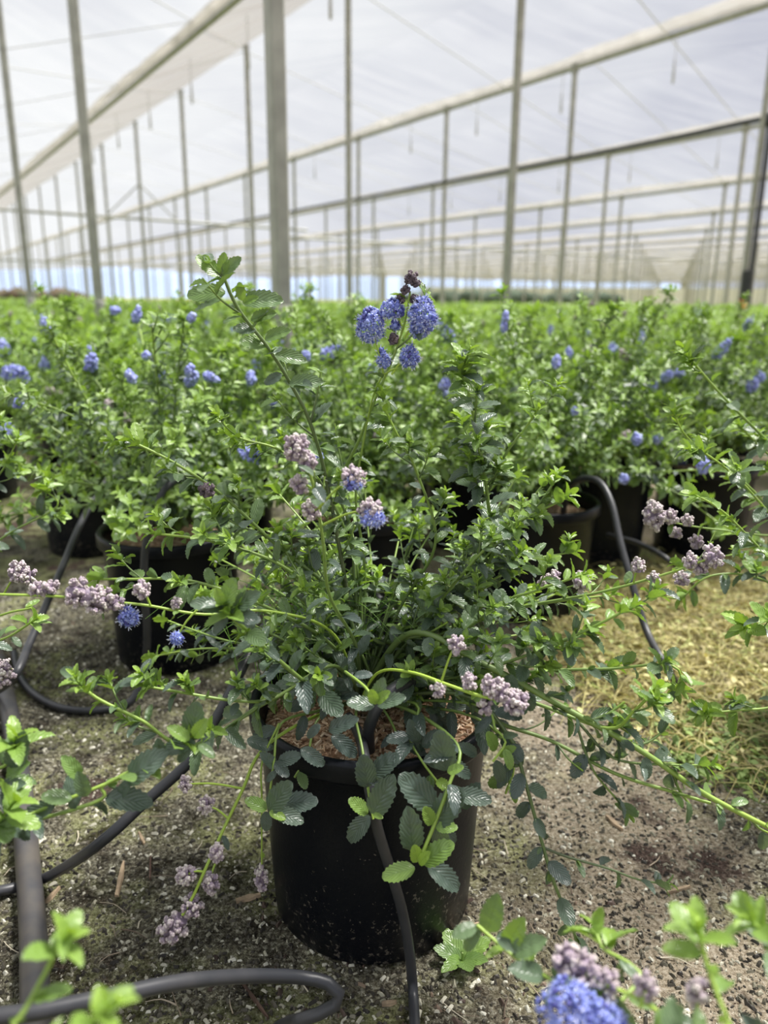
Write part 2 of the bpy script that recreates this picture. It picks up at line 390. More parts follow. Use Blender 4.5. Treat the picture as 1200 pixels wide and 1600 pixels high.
for i, (dep, px, ri, k_, p0, h) in enumerate(posts[:200]):
    POSTXY.append((p0.x, p0.y))
    key = (ri, ri < 2)
    if key not in protos:
        o = make_post('steel_post', h, .115, ri < 3); protos[key] = o
    else:
        o = copy_tree(protos[key])
    o.location = p0; o.rotation_euler = (0, 0, TH)
    if ri == 0:
        lab = {437: 'thick square grey post left of centre, nearest of all the posts', 150: 'grey square post left of the thick nearest post, running out of the top', 45: 'thin grey post by the left edge, running out of the top'}
        best = min(lab, key=lambda x: abs(x-px))
        if abs(best-px) < 25: tag(o, lab[best], 'post', 'grey posts of the nearest row')
        else: tag(o, 'grey post at the far left, beyond the three near posts of its row', 'post', 'grey posts of the nearest row')
    elif ri == 1 and dep < 32:
        names = ['tall grey post right of the blue flower spike, running out of the top', 'slender grey post directly behind the blue flower spike, topped at the roof edge', 'thin grey post just left of the thick near post, topped at the cream roof edge', 'fourth roof-edge post, left of the one beside the thick near post', 'fifth roof-edge post, standing between the tall leafy shoot and the left post', 'sixth roof-edge post, small and far behind the left posts']
        c_ = cnt.get('r1', 0); cnt['r1'] = c_+1
        tag(o, names[min(c_, len(names)-1)], 'post', 'grey posts of the second row')
    elif ri == 2 and dep < 35:
        names = ['grey post at the right edge with a black hose strapped down it', 'grey post under the first rolled gutter, right of the tall centre post', 'grey post under the first rolled gutter, between the flower spike and the tall post', 'thin grey post under the first rolled gutter, just right of the centre post', 'thin grey post under the first rolled gutter, just left of the centre post', 'small grey post under the first rolled gutter, behind the thick near post']
        c_ = cnt.get('r2', 0); cnt['r2'] = c_+1
        tag(o, names[min(c_, len(names)-1)], 'post', 'grey posts of the third row')
    else:
        side = 'left third' if px < 400 else ('middle' if px < 800 else 'right third')
        band = 'blurred mid-distance' if dep < 55 else 'faint far-off'
        tag(o, f'{band} thin grey post in the {side} of the background', 'post', f'{band} posts in the {side}')
a = Acc()
for dep, px, ri, k_, p0, h in posts[200:]:
    box(a, (p0.x-.05, p0.y-.05, 0), (p0.x+.05, p0.y+.05, h))
if a.n: tag(a.build('far_posts', M_steel, smooth=False), 'faint thicket of the farthest grey posts near the horizon', 'posts', kind='stuff')

def bar(name, p, q, r, material, label, cat, group=None, sides=8, parent=None):
    a = Acc(); tube(a, spline([p, q], 4.0), r, r, sides); o = a.build(name, material, parent)
    if label: tag(o, label, cat, group)
    return o
def roll_mesh(L, h, t0, t1, seed, ra=.09, rb=.20):
    a = Acc(); r_ = random.Random(seed); n = 260; ring = 12; V = []
    ph = [r_.uniform(0, 6) for _ in range(6)]
    for j in range(n+1):
        t_ = t0+(t1-t0)*j/n
        for k_ in range(ring):
            th = 2*math.pi*k_/ring
            w = 1 + .10*math.sin(t_*6+ph[0]+k_*.8)+.12*math.sin(t_*15+ph[1]-k_*1.4) + .1*math.sin(t_*31+ph[2]+k_)
            dl = math.cos(th)*ra*w; dz = math.sin(th)*rb*w
            c0 = S(L, t_, h); V.append((c0.x+vv_.x*dl, c0.y+vv_.y*dl, c0.z+dz+.04*math.sin(t_*1.3+ph[3])))
    a.add(V, [(j*ring+k_, j*ring+(k_+1) % ring, (j+1)*ring+(k_+1) % ring, (j+1)*ring+k_) for j in range(n) for k_ in range(ring)])
    return a
ordn = ['first', 'second', 'third', 'fourth', 'fifth', 'sixth', 'seventh', 'eighth', 'ninth', 'tenth', 'eleventh', 'twelfth', 'thirteenth', 'fourteenth', 'fifteenth', 'sixteenth', 'seventeenth', 'eighteenth', 'nineteenth', 'twentieth', 'twenty-first']
bar('gutter_beam', S(2.45, -3, 2.06), S(2.45, 60, 2.06), .06, M_steel, 'grey gutter bar running down from the top centre to the left edge', 'beam')
tag(roll_mesh(2.45, 2.145, -3, 60, 1, .08, .10).build('rolled_film', M_roll), 'cream rolled film lying along the gutter bar at upper left', 'rolled film')
for i in range(2, len(ROWS)):
    L, h = ROWS[i]
    bar('gutter_beam', S(L, -1, h-.02), S(L, 60, h-.02), .07, M_steel, f'{ordn[i-2]} grey gutter beam below the upper right corner, counted downwards', 'beam', 'gutter beams crossing the right side')
    tag(roll_mesh(L+.05, h+.075, -1, 60, 10+i, .10, .14 if i == 2 else .12).build('rolled_film', M_roll), f'{ordn[i-2]} cream roll of film above a gutter beam, counted down from upper right', 'rolled film', 'film rolls over the gutter beams')

def wire(p, q, label, group, r=.010, sag=.0):
    a = Acc(); n = 12
    P = [p.lerp(q, j/n) - Vector((0, 0, sag*math.sin(math.pi*j/n))) for j in range(n+1)]
    tube(a, np.array([tuple(x) for x in P]), r, r, 5); return tag(a.build('roof_wire', M_wire), label, 'wire', group)
for k_ in range(0, 9):
    t_ = TG[k_+2]
    near = k_ < 5
    wire(S(1, t_, 1.73), S(2.45, t_, 2.16), 'thin cross wire between the left posts and the cream roof fold', 'left cross wires')
    wire(S(2.45, t_, 2.16), S(3.9, t_, 2.70), 'thin cross wire under the cream roof strip', 'cream strip cross wires')
    wire(S(1, t_, 1.62), S(3.9, t_+2*2.335, 2.70), 'thin diagonal wire crossing the white film at upper left', 'left diagonal wires', r=.012)
    wire(S(-2, t_+.2, 1.5), S(1, t_, 1.73), 'thin cross wire reaching out of the left edge', 'left edge wires')
    wire(S(3.9, t_, 2.70), S(9.9, t_+2.335, 2.18), 'thin diagonal wire crossing the film right of centre', 'centre diagonal wires', r=.014)
    wire(S(6.9, t_-2.335, 2.60), S(12.9, t_, 2.02), 'thin diagonal wire crossing the film at upper right', 'right diagonal wires', r=.014)
    wire(S(9.9, t_-2.335, 2.2), S(15.9, t_, 1.92), 'faint diagonal wire crossing the distant film on the right', 'distant diagonal wires', r=.014)
# hanging drip tubes
M_tube = simple('pale_tube', (.50, .50, .52), .4)
def dropper(L, t_, h, label, group):
    r = empty('hanging_tube', S(L, t_, h))
    a = Acc(); tube(a, np.array([(0, 0, 0.0), (0, 0, -.35*U/2.4*1.6)]), .010, .010, 5); a.build('cord', M_wire, r)
    a = Acc(); lathe(a, [(.001, -.50), (.022, -.52), (.026, -.70), (.034, -.86), (.030, -1.02), (.001, -1.05)], 10); a.build('weight', M_tube, r)
    tag(r, label, 'hanging tube', group)
for j in range(6): dropper(3.0, 5.5+1.5*j, 2.36, 'thin white tube hanging below the cream roof strip', 'tubes under the cream strip')
for j in range(7): dropper(6.75, 5.5+1.5*j, 2.46, 'thin grey tube hanging below the first gutter beam on the right', 'tubes under the first right gutter')
for j in range(7): dropper(9.9, 7.2+1.5*j, 2.18, 'thin grey tube hanging below the second gutter beam on the right', 'tubes under the second right gutter')
# cross girder
TC = 13.83
def girder(L0, h0, L1, h1, t_, label, r=.055):
    root = empty('cross_girder', S(L0, t_, h0)); root['k'] = 0; del root['k']
    inv = Matrix.Translation(-S(L0, t_, h0))
    a = Acc(); tube(a, spline([inv @ S(L0, t_, h0), inv @ S(L1, t_, h1)], 5.0), r, r, 8); a.build('tube_beam', M_steel, root)
    return tag(root, label, 'girder')
g1 = girder(-1.0, 1.30, 7.0, 1.24, TC, 'grey cross girder at left, braced with small V struts')
for Lx in (1.0, 3.9):
    hb = 1.285 - (Lx-1)*.0075
    inv = Matrix.Translation(-Vector(g1.location))
    for dx, dz in ((-.6, .55), (.6, .55)):
        a = Acc(); tube(a, spline([inv @ S(Lx+.0, TC, hb+dz), inv @ S(Lx+dx, TC, hb)], 2), .03, .03, 6); a.build('strut', M_steel, g1)
girder(6.4, 1.10, 30.0, 1.0, TC, 'grey cross girder low on the right, behind the tall centre post')
girder(-1.0, .72, 34.0, .74, TC+4.67*1, 'lower faint cross girder near the horizon', r=.045)

# black water hose along the third row, down the right post
pk = S(6.75, TG[3], 0); pk.z = 0
side = (-vv_*.0 + Vector((.11, -.06, 0)))
hp = [S(6.75, 40, 1.60), S(6.75, 20, 1.575), S(6.75, 11, 1.55), S(6.75, 6.82, 1.53), S(6.75, 5.4, 1.53), S(6.75, TG[3]+.1, 1.56) + side]
path = [tuple(p_ - vv_*.10) for p_ in hp[:-1]] + [tuple(pk + side*1.1 + Vector((0, 0, z_))) for z_ in (4.72, 4.5, 4.0, 2.6, 1.6, .9, .35, .05)]
a = Acc(); tube(a, spline(path, .5), .055, .055, 10)
hz = a.build('water_hose', M_hose); tag(hz, 'black water hose running along the posts and down the right edge post', 'hose')
a = Acc(); r_ = random.Random(3)
for j in range(26):
    z_ = .95 + j*.028; tube(a, np.array([tuple(pk + side*.6 + Vector((.11*math.cos(q), .09*math.sin(q), z_+r_.uniform(-.01, .01)))) for q in np.linspace(0, 6.0, 12)]), .024, .024, 6)
a.build('wrapping', M_hose, hz)
a = Acc(); box(a, tuple(pk + side + Vector((-.09, -.09, 4.55))), tuple(pk + side + Vector((.09, .09, 4.8)))); a.build('elbow_clamp', M_hose, hz)
pb = at(1163, 478, pk.y-.3); a = Acc(); v, f = ICO2; a.add(v*np.array([.05, .05, .085]) + np.array(tuple(pb)), f); tube(a, np.array([tuple(pb), tuple(pb+Vector((-.05, .12, .12)))]), .02, .02, 6)
ov = a.build('orange_valve', M_orange); tag(ov, 'small orange valve beside the foot of the right edge post', 'valve')

# ------------------------------------------------------------------ leaves, branches, flowers
def leaf_template(rows, cols, serr=.0, corr=.0, seed=0, wide=.30, bend=.22, fold=.22):
    V, UV, Fc = [], [], []
    for j in range(rows+1):
        v_ = j/rows
        w = wide*(max(0.0, 1-abs(2*(v_**.93)-1)**2.3))**.62
        if j == 0: w = .03
        if j == rows: w = wide*.16
        for i in range(cols+1):
            u_ = -1 + 2*i/cols
            e = 1.0; dy = 0
            if abs(u_) > .99 and serr > 0:
                e = 1 + (serr if j % 2 else -serr); dy = (.02 if j % 2 else -.01)
            x = u_*w*e; y = v_ + dy*abs(u_)
            z = fold*abs(x) - bend*v_*v_ + corr*math.sin((v_ - abs(u_)*wide*.55)*rows*math.pi*.5*2/2)*(abs(u_) > .1) 
            if serr > 0: z += .012*math.sin(v_*19+u_*3+seed)
            V.append((x, y, z)); UV.append((.5+.5*u_, v_))
    w_ = cols+1
    for j in range(rows):
        for i in range(cols): Fc.append((j*w_+i, j*w_+i+1, (j+1)*w_+i+1, (j+1)*w_+i))
    return np.array(V), np.array(Fc), np.array(UV)
LEAF_HI = [leaf_template(16, 4, .075, .010, s_, wide=w_, bend=b_, fold=f_) for s_, w_, b_, f_ in ((0, .255, .22, .35), (1, .23, .38, .55), (2, .275, .12, .20), (3, .21, .28, .75))]
LEAF_MID = [leaf_template(5, 2, .10, 0, s_, wide=w_, bend=b_, fold=f_) for s_, w_, b_, f_ in ((0, .30, .2, .2), (1, .26, .35, .35))]
LEAF_LOW = [leaf_template(2, 2, .0, 0, 0, wide=.34, bend=.25, fold=.3)]

def nrm(v): return v/(np.linalg.norm(v)+1e-12)
def put_leaf(acc, tmpl, pos, dirv, up, size, tone):
    d = nrm(dirv); x = np.cross(d, up); x = nrm(x); z = np.cross(x, d)
    V, Fc, UV = tmpl
    M = np.stack([x, d, z], 0)*size
    acc.add(V @ M + pos, Fc, UV, tone)

def shoot(la, sa, pts, R, r0=.0035, r1=.0015, leaf=.045, gap=.020, start=.12, lev='hi', tuft=True, twigs=0.0, tone=.22, young=.9, sides=6, bare=None, droop=0.0, axil=.5, facing=None):
    """grow leaves along a smooth stem into la (leaf acc) and the stem itself into sa"""
    T = {'hi': LEAF_HI, 'mid': LEAF_MID, 'low': LEAF_LOW}[lev]
    if lev == 'hi': leaf *= 1.12; tone -= .10; r0 *= .82; r1 *= .85
    P = spline(pts, .010 if lev == 'hi' else .03); n = len(P)
    if n < 3: return
    st = np.linspace(.25, .85, n) if young > .5 else np.linspace(.1, .5, n)
    if bare is not None: st = np.full(n, bare)
    tube(sa, P, r0, r1, sides, st)
    seg = np.linalg.norm(np.diff(P, axis=0), axis=1); cum = np.concatenate([[0], np.cumsum(seg)]); Ltot = cum[-1]
    s_ = start*Ltot + R.random()*gap; ang = R.random()*6.28
    while s_ < Ltot*.985:
        i = min(n-2, int(np.searchsorted(cum, s_))); p = P[i]; tg = nrm(P[min(n-1, i+1)]-P[max(0, i-1)])
        fr = s_/Ltot
        side_ = nrm(np.cross(tg, [0.13, .2, 1.0])); up_ = np.cross(side_, tg)
        ang += 2.4 + R.uniform(-.5, .5)
        rad = math.cos(ang)*side_ + math.sin(ang)*up_*.75
        size = leaf*(1-.35*fr*fr)*R.uniform(.65, 1.15)*(.75 if fr < .2 else 1)
        tn = tone + R.uniform(-.17, .17) + (young-tone)*max(0, (fr-.80)/.20)**1.5
        upv = nrm(np.array([0, -.25, 1.0]) + .45*np.array([R.uniform(-1, 1), R.uniform(-1, 1), R.uniform(-.5, .5)]) + .35*tg)
        if facing is not None: upv = nrm(np.array(facing) + .35*np.array([R.uniform(-1, 1), R.uniform(-1, 1), R.uniform(-1, 1)]))
        d = nrm(.45*tg + .9*rad + np.array([0, 0, -.15-droop]))
        put_leaf(la, R.choice(T), p + rad*r0, d, upv, size, tn)
        if R.random() < axil:
            for q in range(2 if lev == 'hi' else 1):
                d2 = nrm(.9*tg + .8*rad + .5*np.array([R.uniform(-1, 1), R.uniform(-1, 1), R.uniform(0, 1)]))
                put_leaf(la, R.choice(T), p + rad*r0, d2, upv, size*R.uniform(.3, .5), min(1, tn+.30))
        if R.random() < twigs:
            Lt = R.uniform(.04, .11)*(1.15-fr*.5)
            d2 = nrm(.75*tg + .8*rad + np.array([0, 0, .25])); q1 = p + d2*Lt*.5; q2 = q1 + nrm(d2+np.array([0, 0, .35]))*Lt*.5
            shoot(la, sa, [p, q1, q2], R, r0*.5, r1*.6, leaf*.72, gap*.75, .25, lev, tuft, 0, tone+.12, .95, max(4, sides-1), facing=facing)
        s_ += gap*R.uniform(.75, 1.25)
    if tuft:
        tg = nrm(P[-1]-P[-3])
        side_ = nrm(np.cross(tg, [0.1, .3, 1.0])); up_ = np.cross(side_, tg)
        nl = 6 if lev == 'hi' else 4
        for k_ in range(nl):
            q = k_*2.4 + R.random(); rad = math.cos(q)*side_+math.sin(q)*up_
            sp_ = .95-.13*k_
            upv = nrm(-rad*.9 + tg*.8 + np.array([0, 0, .8]))
            put_leaf(la, R.choice(T), P[-1]-tg*.004*(nl-k_), nrm(tg*(1.1-sp_*.6)+rad*sp_), upv, leaf*(.85-.09*k_), min(1, .62+.07*k_+(young-.9)))

def join_two(name, la, sa, parent):
    """one mesh with leaf and stem materials"""
    nl = sum(len(f) for f in la.f) if la.f else 0
    m = Acc(); m.v = la.v + sa.v; m.uv = la.uv + sa.uv; m.t = la.t + sa.t; m.f = la.f + [f + la.n for f in sa.f]
    return m, nl
def build_branch(name, la, sa, parent, lm=None):
    m, nl = join_two(name, la, sa, parent)
    o = m.build(name, [lm or M_leaf, M_stem], parent)
    mi = np.zeros(len(o.data.polygons), np.int32); mi[nl:] = 1
    o.data.polygons.foreach_set('material_index', mi); return o

def florets(c, axis, rx, ry, n, R, fl=.0028, open_=True, lev='hi'):
    """a raceme: florets packed on an ellipsoid, long axis along axis"""
    a = Acc(); ax = nrm(np.array(axis, float)); s1 = nrm(np.cross(ax, [.3, .1, .9])); s2 = np.cross(ax, s1)
    v, f = ICO1
    for i in range(n):
        z = 1-2*(i+.5)/n; th = i*2.39996; rr = math.sqrt(1-z*z)
        rad = R.uniform(.72, 1.06)
        nn = ax*z*ry + (s1*math.cos(th)+s2*math.sin(th))*rr*rx*(1.0-.22*z)
        p = np.array(c) + nn*rad; k_ = fl*R.uniform(.7, 1.25)
        if open_ and R.random() < .62:
            dn = nrm(nn); e1 = nrm(np.cross(dn, [.2, .9, .1])); e2 = np.cross(dn, e1)
            if lev == 'hi':
                for q in range(5):
                    t_ = q*1.2566+th; dd = e1*math.cos(t_)+e2*math.sin(t_)
                    c2 = p + dd*k_*1.0; w = np.cross(dd, dn)*k_*.42
                    a.add([p, c2-w+dn*k_*.3, c2+dd*k_*.55+dn*k_*.5, c2+w+dn*k_*.3], [(0, 1, 2, 3)], None, R.uniform(.45, .9))
                for q in range(2):
                    dd = nrm(dn + .6*np.array([R.uniform(-1, 1) for _ in range(3)])); w = e1*k_*.09; e = p+dd*k_*1.9
                    a.add([p-w, p+w, e+w*1.6, e-w*1.6], [(0, 1, 2, 3)], None, 1.0)
            a.add(v*k_*.55 + p, f, None, R.uniform(.1, .6))
        else:
            a.add(v*np.array([k_, k_, k_*1.1]) + p, f, None, R.uniform(0.0, .75))
    return a
def buds(c, axis, rx, ry, n, R, fl=.0042):
    a = Acc(); ax = nrm(np.array(axis, float)); s1 = nrm(np.cross(ax, [.3, .1, .9])); s2 = np.cross(ax, s1); v, f = ICO1
    m_ = max(7, int(n*.45)); rx *= 1.14; ry *= 1.14; fl *= 1.12
    for i in range(m_):
        z = 1-2*(i+.5)/m_; th = i*2.39996+R.uniform(-.3, .3); rr = math.sqrt(1-z*z)
        nn = ax*z*ry*.9 + (s1*math.cos(th)+s2*math.sin(th))*rr*rx*.8
        cc = np.array(c)+nn*R.uniform(.75, 1.1); out = nrm(nn + ax*.002); t0 = R.random()*.5; big = fl*R.uniform(.95, 1.3)
        a.add(v*big*.9 + cc, f, None, t0)
        for q in range(7):
            dd = nrm(out*.7 + np.array([R.gauss(0, .8) for _ in range(3)]))
            a.add(v*np.array([1, 1, 1.15])*big*R.uniform(.34, .5) + cc + dd*big*.85, f, None, min(1, t0+R.uniform(.1, .5)))
    tube(a, np.array([np.array(c)-ax*ry, np.array(c)+ax*ry*.7]), rx*.5, rx*.3, 6)
    return a

def make_pot(parent, R_=.2, r_=.168, h=.38, hi=True, ht=.33, seed=0):
    seg = 96 if hi else 32
    a = Acc()
    lathe(a, [(.001, .004), (r_-.02, .004), (r_-.006, .0), (r_, .008), (r_+(R_-.014-r_)*.25, h*.25), (r_+(R_-.014-r_)*.6, h*.6), (R_-.014, h-.036), (R_-.012, h-.034)], seg)
    pot = a.build('pot', M_pot, parent)
    a = Acc(); lathe(a, [(R_-.013, h-.036), (R_-.002, h-.035), (R_, h-.030), (R_, h-.006), (R_-.003, h-.001), (R_-.010, h), (R_-.015, h-.003), (R_-.019, h-.03), (R_-.026, ht-.03)], seg)
    a.build('rim', M_pot, pot)
    a = Acc(); n = 24 if hi else 8; sg = 64 if hi else 24; q = random.Random(seed+9); V = [(0, 0, ht+.02)]
    for j in range(1, n+1):
        rr = (R_-.0225)*j/n
        for k_ in range(sg):
            th = 2*math.pi*k_/sg
            V.append((rr*math.cos(th), rr*math.sin(th), ht + .018*(1-(j/n)**2) + (q.uniform(-.006, .006) if hi else 0) + .008*math.sin(th*3+rr*30)*(j/n)*(1-j/n)*4))
    a.add(V, [(1+(j-1)*sg+k_, 1+(j-1)*sg+(k_+1) % sg, 1+j*sg+(k_+1) % sg, 1+j*sg+k_) for j in range(1, n) for k_ in range(sg)])
    a.add(V[:sg+1], [(0, 1+k_, 1+(k_+1) % sg) for k_ in range(sg)])
    if hi:
        m = a.build('mulch', M_mulch, parent)
        c = Acc()
        for i in range(1500):
            rr = (R_-.03)*math.sqrt(q.random()); th = q.uniform(0, 6.283); z = ht+.018*(1-(rr/R_)**2)+q.uniform(.0, .010)
            L = q.uniform(.004, .019); w = q.uniform(.0012, .0038); hh = q.uniform(.0006, .002)
            E = Euler((q.uniform(-.5, .5), q.uniform(-.5, .5), q.uniform(0, 6.28))).to_matrix(); A_ = np.array(E)
            vv2 = np.array([(-L/2, -w/2, -hh), (L/2, -w*.3, -hh), (L/2, w*.3, -hh), (-L/2, w/2, -hh), (-L/2, -w/2, hh), (L/2, -w*.3, hh), (L/2, w*.3, hh), (-L/2, w/2, hh)]) @ A_.T + np.array([rr*math.cos(th), rr*math.sin(th), z])
            c.add(vv2, [(0,3,2,1),(4,5,6,7),(0,1,5,4),(1,2,6,5),(2,3,7,6),(3,0,4,7)], None, q.random())
        ch = c.build('loose_chips', M_mulchchip, m, smooth=False); ch['kind'] = 'stuff'
    else:
        a.build('mulch', M_mulch, parent)
    return pot

# ------------------------------------------------------------------ the main plant
PY = 1.126; PX = -.015
hero = empty('potted_shrub', (PX, PY, 0))
tag(hero, 'large leafy green shrub with blue flower spikes in the black pot at the front centre', 'potted shrub')
make_pot(hero, hi=True)
HI = np.array([PX, PY, 0.0])
R = random.Random(11)
Bs = (563, 1092, PY)
def H(pts):          # image points with real forward distance -> hero-local points
    return [np.array(tuple(at(*p))) - HI for p in pts]
def set_leaves(la, sa, leaves, off):
    for x0, y0, x1, y1, Y0, tn in leaves:     # leaf from stalk end to tip, a real tilt towards the light
        b0 = np.array(tuple(at(x0, y0, Y0)))-off; b1 = np.array(tuple(at(x1, y1, Y0-.008)))-off; d = b1-b0
        dn = b0 + off - np.array([0, 0, EYE]); upv = nrm(-nrm(dn)*.8 + np.array([R.uniform(-.25, .25), -.1, .55]))
        V, Fc, UV = LEAF_HI[R.choice([0, 0, 2])]; put_leaf(la, (V*np.array([1.0, 1, 1]), Fc, UV), b0, d, upv, np.linalg.norm(d)*.95, tn + (R.uniform(-.03, .03)))
def hero_branch(pts, label=None, flowers=(), leaves=(), **kw):
    la, sa = Acc(), Acc(); P = H(pts); set_leaves(la, sa, leaves, HI)
    shoot(la, sa, P, R, **kw)
    for fl in flowers:                 # side stalks
        if 'from' in fl:
            a0 = H([fl['from']])[0]; a1 = H([fl['at']])[0]; mid = (a0+a1)/2 + np.array([0, 0, .004])
            tube(sa, spline([a0, mid, a1], .008), .0017, .0012, 5, .95)
    if not la.f: put_leaf(la, LEAF_HI[0], P[-1]-nrm(P[-1]-P[-2])*.02, nrm(P[-1]-P[-2]+np.array([.02, 0, .01])), np.array([0, -.3, 1]), .012, .8)
    o = build_branch('branch', la, sa, hero)
    if label: o['label'] = label
    for fl in flowers:
        c = H([fl['at']])[0]; ax = fl.get('ax', (0, 0, 1)); rx, ry = fl['r']
        if fl['k'] == 'blue':
            a = florets(c, ax, rx, ry, fl.get('n', 110), R); nm = 'flower_cluster'; m = M_flower; lb = 'open blue floret cluster'
        elif fl['k'] == 'mix':
            a = florets(c, ax, rx, ry, fl.get('n', 60), R, .003); nm = 'flower_cluster'; m = M_flower; lb = 'half-open blue and lilac cluster'
        else:
            a = buds(c, ax, rx, ry, fl.get('n', 34), R, fl.get('s', .0036)); nm = 'bud_cluster'; m = M_budgrey if fl['k'] == 'dark' else M_bud; lb = 'closed dark bud cluster' if fl['k'] == 'dark' else 'closed lilac-grey bud cluster'
        a.build(nm, m, o)['label'] = lb
    return o
def B_(x, y, Y, k='bud', r=(.011, .014), frm=None, ax=(0, 0, 1), n=34, s=.0036):
    d = dict(at=(x, y, Y), k=k, r=r, ax=ax, n=n, s=s)
    if frm: d['from'] = frm
    return d
# 1 tall left shoot
hero_branch([Bs, (548, 960, 1.14), (512, 760, 1.13), (485, 662, 1.10), (452, 596, 1.08), (418, 542, 1.06), (372, 482, 1.04), (346, 424, 1.03)], 'tall upright shoot leaning left', r0=.0050, r1=.0026, leaf=.042, gap=.019, start=.25, twigs=.34, tone=.45, young=.5, tuft=False, leaves=[(344, 432, 306, 396, 1.035, 0.62), (347, 430, 374, 400, 1.03, 0.45), (346, 430, 350, 394, 1.03, 0.68), (352, 457, 288, 458, 1.035, 0.5), (379, 472, 442, 463, 1.035, 0.45), (378, 470, 374, 440, 1.03, 0.7), (380, 474, 402, 462, 1.03, 0.6), (418, 540, 372, 530, 1.06, 0.5), (440, 584, 412, 600, 1.07, 0.2), (414, 530, 452, 512, 1.05, 0.5), (430, 555, 480, 560, 1.06, 0.45), (400, 515, 362, 512, 1.05, 0.3), (452, 600, 505, 592, 1.07, 0.4), (392, 500, 430, 485, 1.04, 0.5)])
# 2 flower shoot
hero_branch([Bs, (556, 930, 1.15), (548, 830, 1.16), (530, 760, 1.16), (560, 690, 1.13), (588, 620, 1.10), (612, 565, 1.09), (632, 505, 1.08), (641, 455, 1.08)], 'shoot with blue flowers at its top', r0=.005, r1=.0016, leaf=.036, gap=.024, start=.45, twigs=.12, tone=.42, tuft=False, flowers=[
    B_(579, 507, 1.08, 'blue', (.019, .024), (600, 588, 1.09), n=190), B_(660, 492, 1.07, 'blue', (.019, .023), (632, 528, 1.08), n=190), B_(613, 482, 1.08, 'mix', (.015, .013), (628, 510, 1.08), n=80),
    B_(655, 512, 1.075, 'blue', (.012, .015), n=70), B_(642, 434, 1.08, 'dark', (.0078, .0068), n=24, s=.0028), B_(650, 443, 1.08, 'dark', (.004, .004), n=10, s=.0026), B_(634, 453, 1.08, 'dark', (.0045, .0045), n=12, s=.0026), B_(625, 468, 1.08, 'dark', (.0055, .0055), n=14, s=.0026), B_(648, 467, 1.08, 'dark', (.0065, .0045), n=14, s=.0026), B_(618, 508, 1.08, 'mix', (.006, .006), n=18),
    B_(616, 530, 1.085, 'dark', (.005, .005), n=10), B_(596, 551, 1.09, 'mix', (.005, .005), n=12)])
# 3 second flower stem
hero_branch([Bs, (570, 900, 1.17), (556, 780, 1.14), (568, 690, 1.12), (583, 620, 1.10), (600, 585, 1.09), (622, 575, 1.08)], None, r0=.004, r1=.0015, leaf=.03, gap=.03, start=.4, tone=.45, tuft=False, flowers=[B_(640, 557, 1.075, 'blue', (.013, .016), (612, 585, 1.085), n=90), B_(600, 563, 1.09, 'mix', (.009, .009), n=40)])
# 4 right upright
hero_branch([Bs, (640, 1010, 1.15), (720, 930, 1.17), (768, 870, 1.17), (762, 780, 1.15), (752, 715, 1.13), (738, 640, 1.11), (722, 560, 1.10)], 'upright shoot on the right', r0=.0056, r1=.0026, leaf=.044, gap=.012, start=.30, twigs=.48, tone=.40)
hero_branch([(762, 770, 1.15), (790, 710, 1.13), (820, 670, 1.12), (843, 635, 1.10)], None, r0=.003, r1=.0016, leaf=.028, gap=.014, start=.1, twigs=.15, tone=.5)
hero_branch([Bs, (625, 950, 1.15), (680, 850, 1.12), (652, 740, 1.10), (620, 678, 1.08), (600, 636, 1.07)], None, r0=.004, r1=.0018, leaf=.034, gap=.015, start=.3, twigs=.30, tone=.45)
hero_branch([Bs, (640, 1000, 1.10), (720, 900, 1.05), (790, 828, 1.02), (870, 785, 1.00), (893, 770, 1.0)], None, r0=.004, r1=.002, leaf=.036, gap=.013, start=.2, twigs=.35, tone=.38)
hero_branch([(830, 806, 1.01), (858, 765, 1.0), (876, 735, 1.0)], None, r0=.0025, r1=.0015, leaf=.03, gap=.013, tone=.5)
hero_branch([Bs, (680, 1020, 1.08), (780, 945, 1.03), (830, 925, 1.0), (890, 905, .98), (920, 895, .97)], None, r0=.004, r1=.0018, leaf=.036, gap=.014, start=.2, twigs=.3, tone=.45)
hero_branch([Bs, (690, 1000, 1.14), (790, 955, 1.10), (930, 927, 1.05), (1040, 897, 1.02), (1110, 872, 1.0)], 'long bare-tipped branch carrying lilac buds to the right', r0=.0042, r1=.0018, leaf=.028, gap=.03, start=.15, twigs=.15, tone=.5, tuft=False, flowers=[
    B_(1115, 870, 1.0, r=(.017, .010), ax=(1, 0, .2), n=44), B_(1078, 877, 1.01, r=(.008, .008), n=20), B_(998, 884, 1.02, r=(.008, .008), frm=(990, 910, 1.03), n=20), B_(1022, 904, 1.02, r=(.007, .007), n=16), B_(1066, 905, 1.02, r=(.010, .007), n=20), B_(1095, 885, 1.01, r=(.008, .008), n=20)])
hero_branch([(790, 955, 1.10), (850, 930, 1.07), (905, 912, 1.05)], None, r0=.002, r1=.0014, leaf=.02, gap=.04, tone=.5, tuft=False, flowers=[B_(908, 908, 1.05, r=(.016, .009), ax=(1, 0, .1), n=40), B_(866, 903, 1.06, r=(.009, .009), frm=(855, 928, 1.07), n=22), B_(850, 910, 1.06, r=(.005, .005), n=9)])
hero_branch([Bs, (700, 1060, 1.02), (800, 1032, .98), (900, 992, .95), (975, 955, .93), (995, 945, .93)], None, r0=.0042, r1=.002, leaf=.038, gap=.013, start=.15, twigs=.35, tone=.42)
hero_branch([Bs, (640, 990, 1.05), (760, 1040, .98), (880, 1105, .95), (1000, 1172, .92), (1100, 1240, .90), (1215, 1300, .88)], 'thick branch running out to the lower right', r0=.0065, r1=.004, leaf=.036, gap=.022, start=.15, twigs=.32, tone=.3, tuft=False)
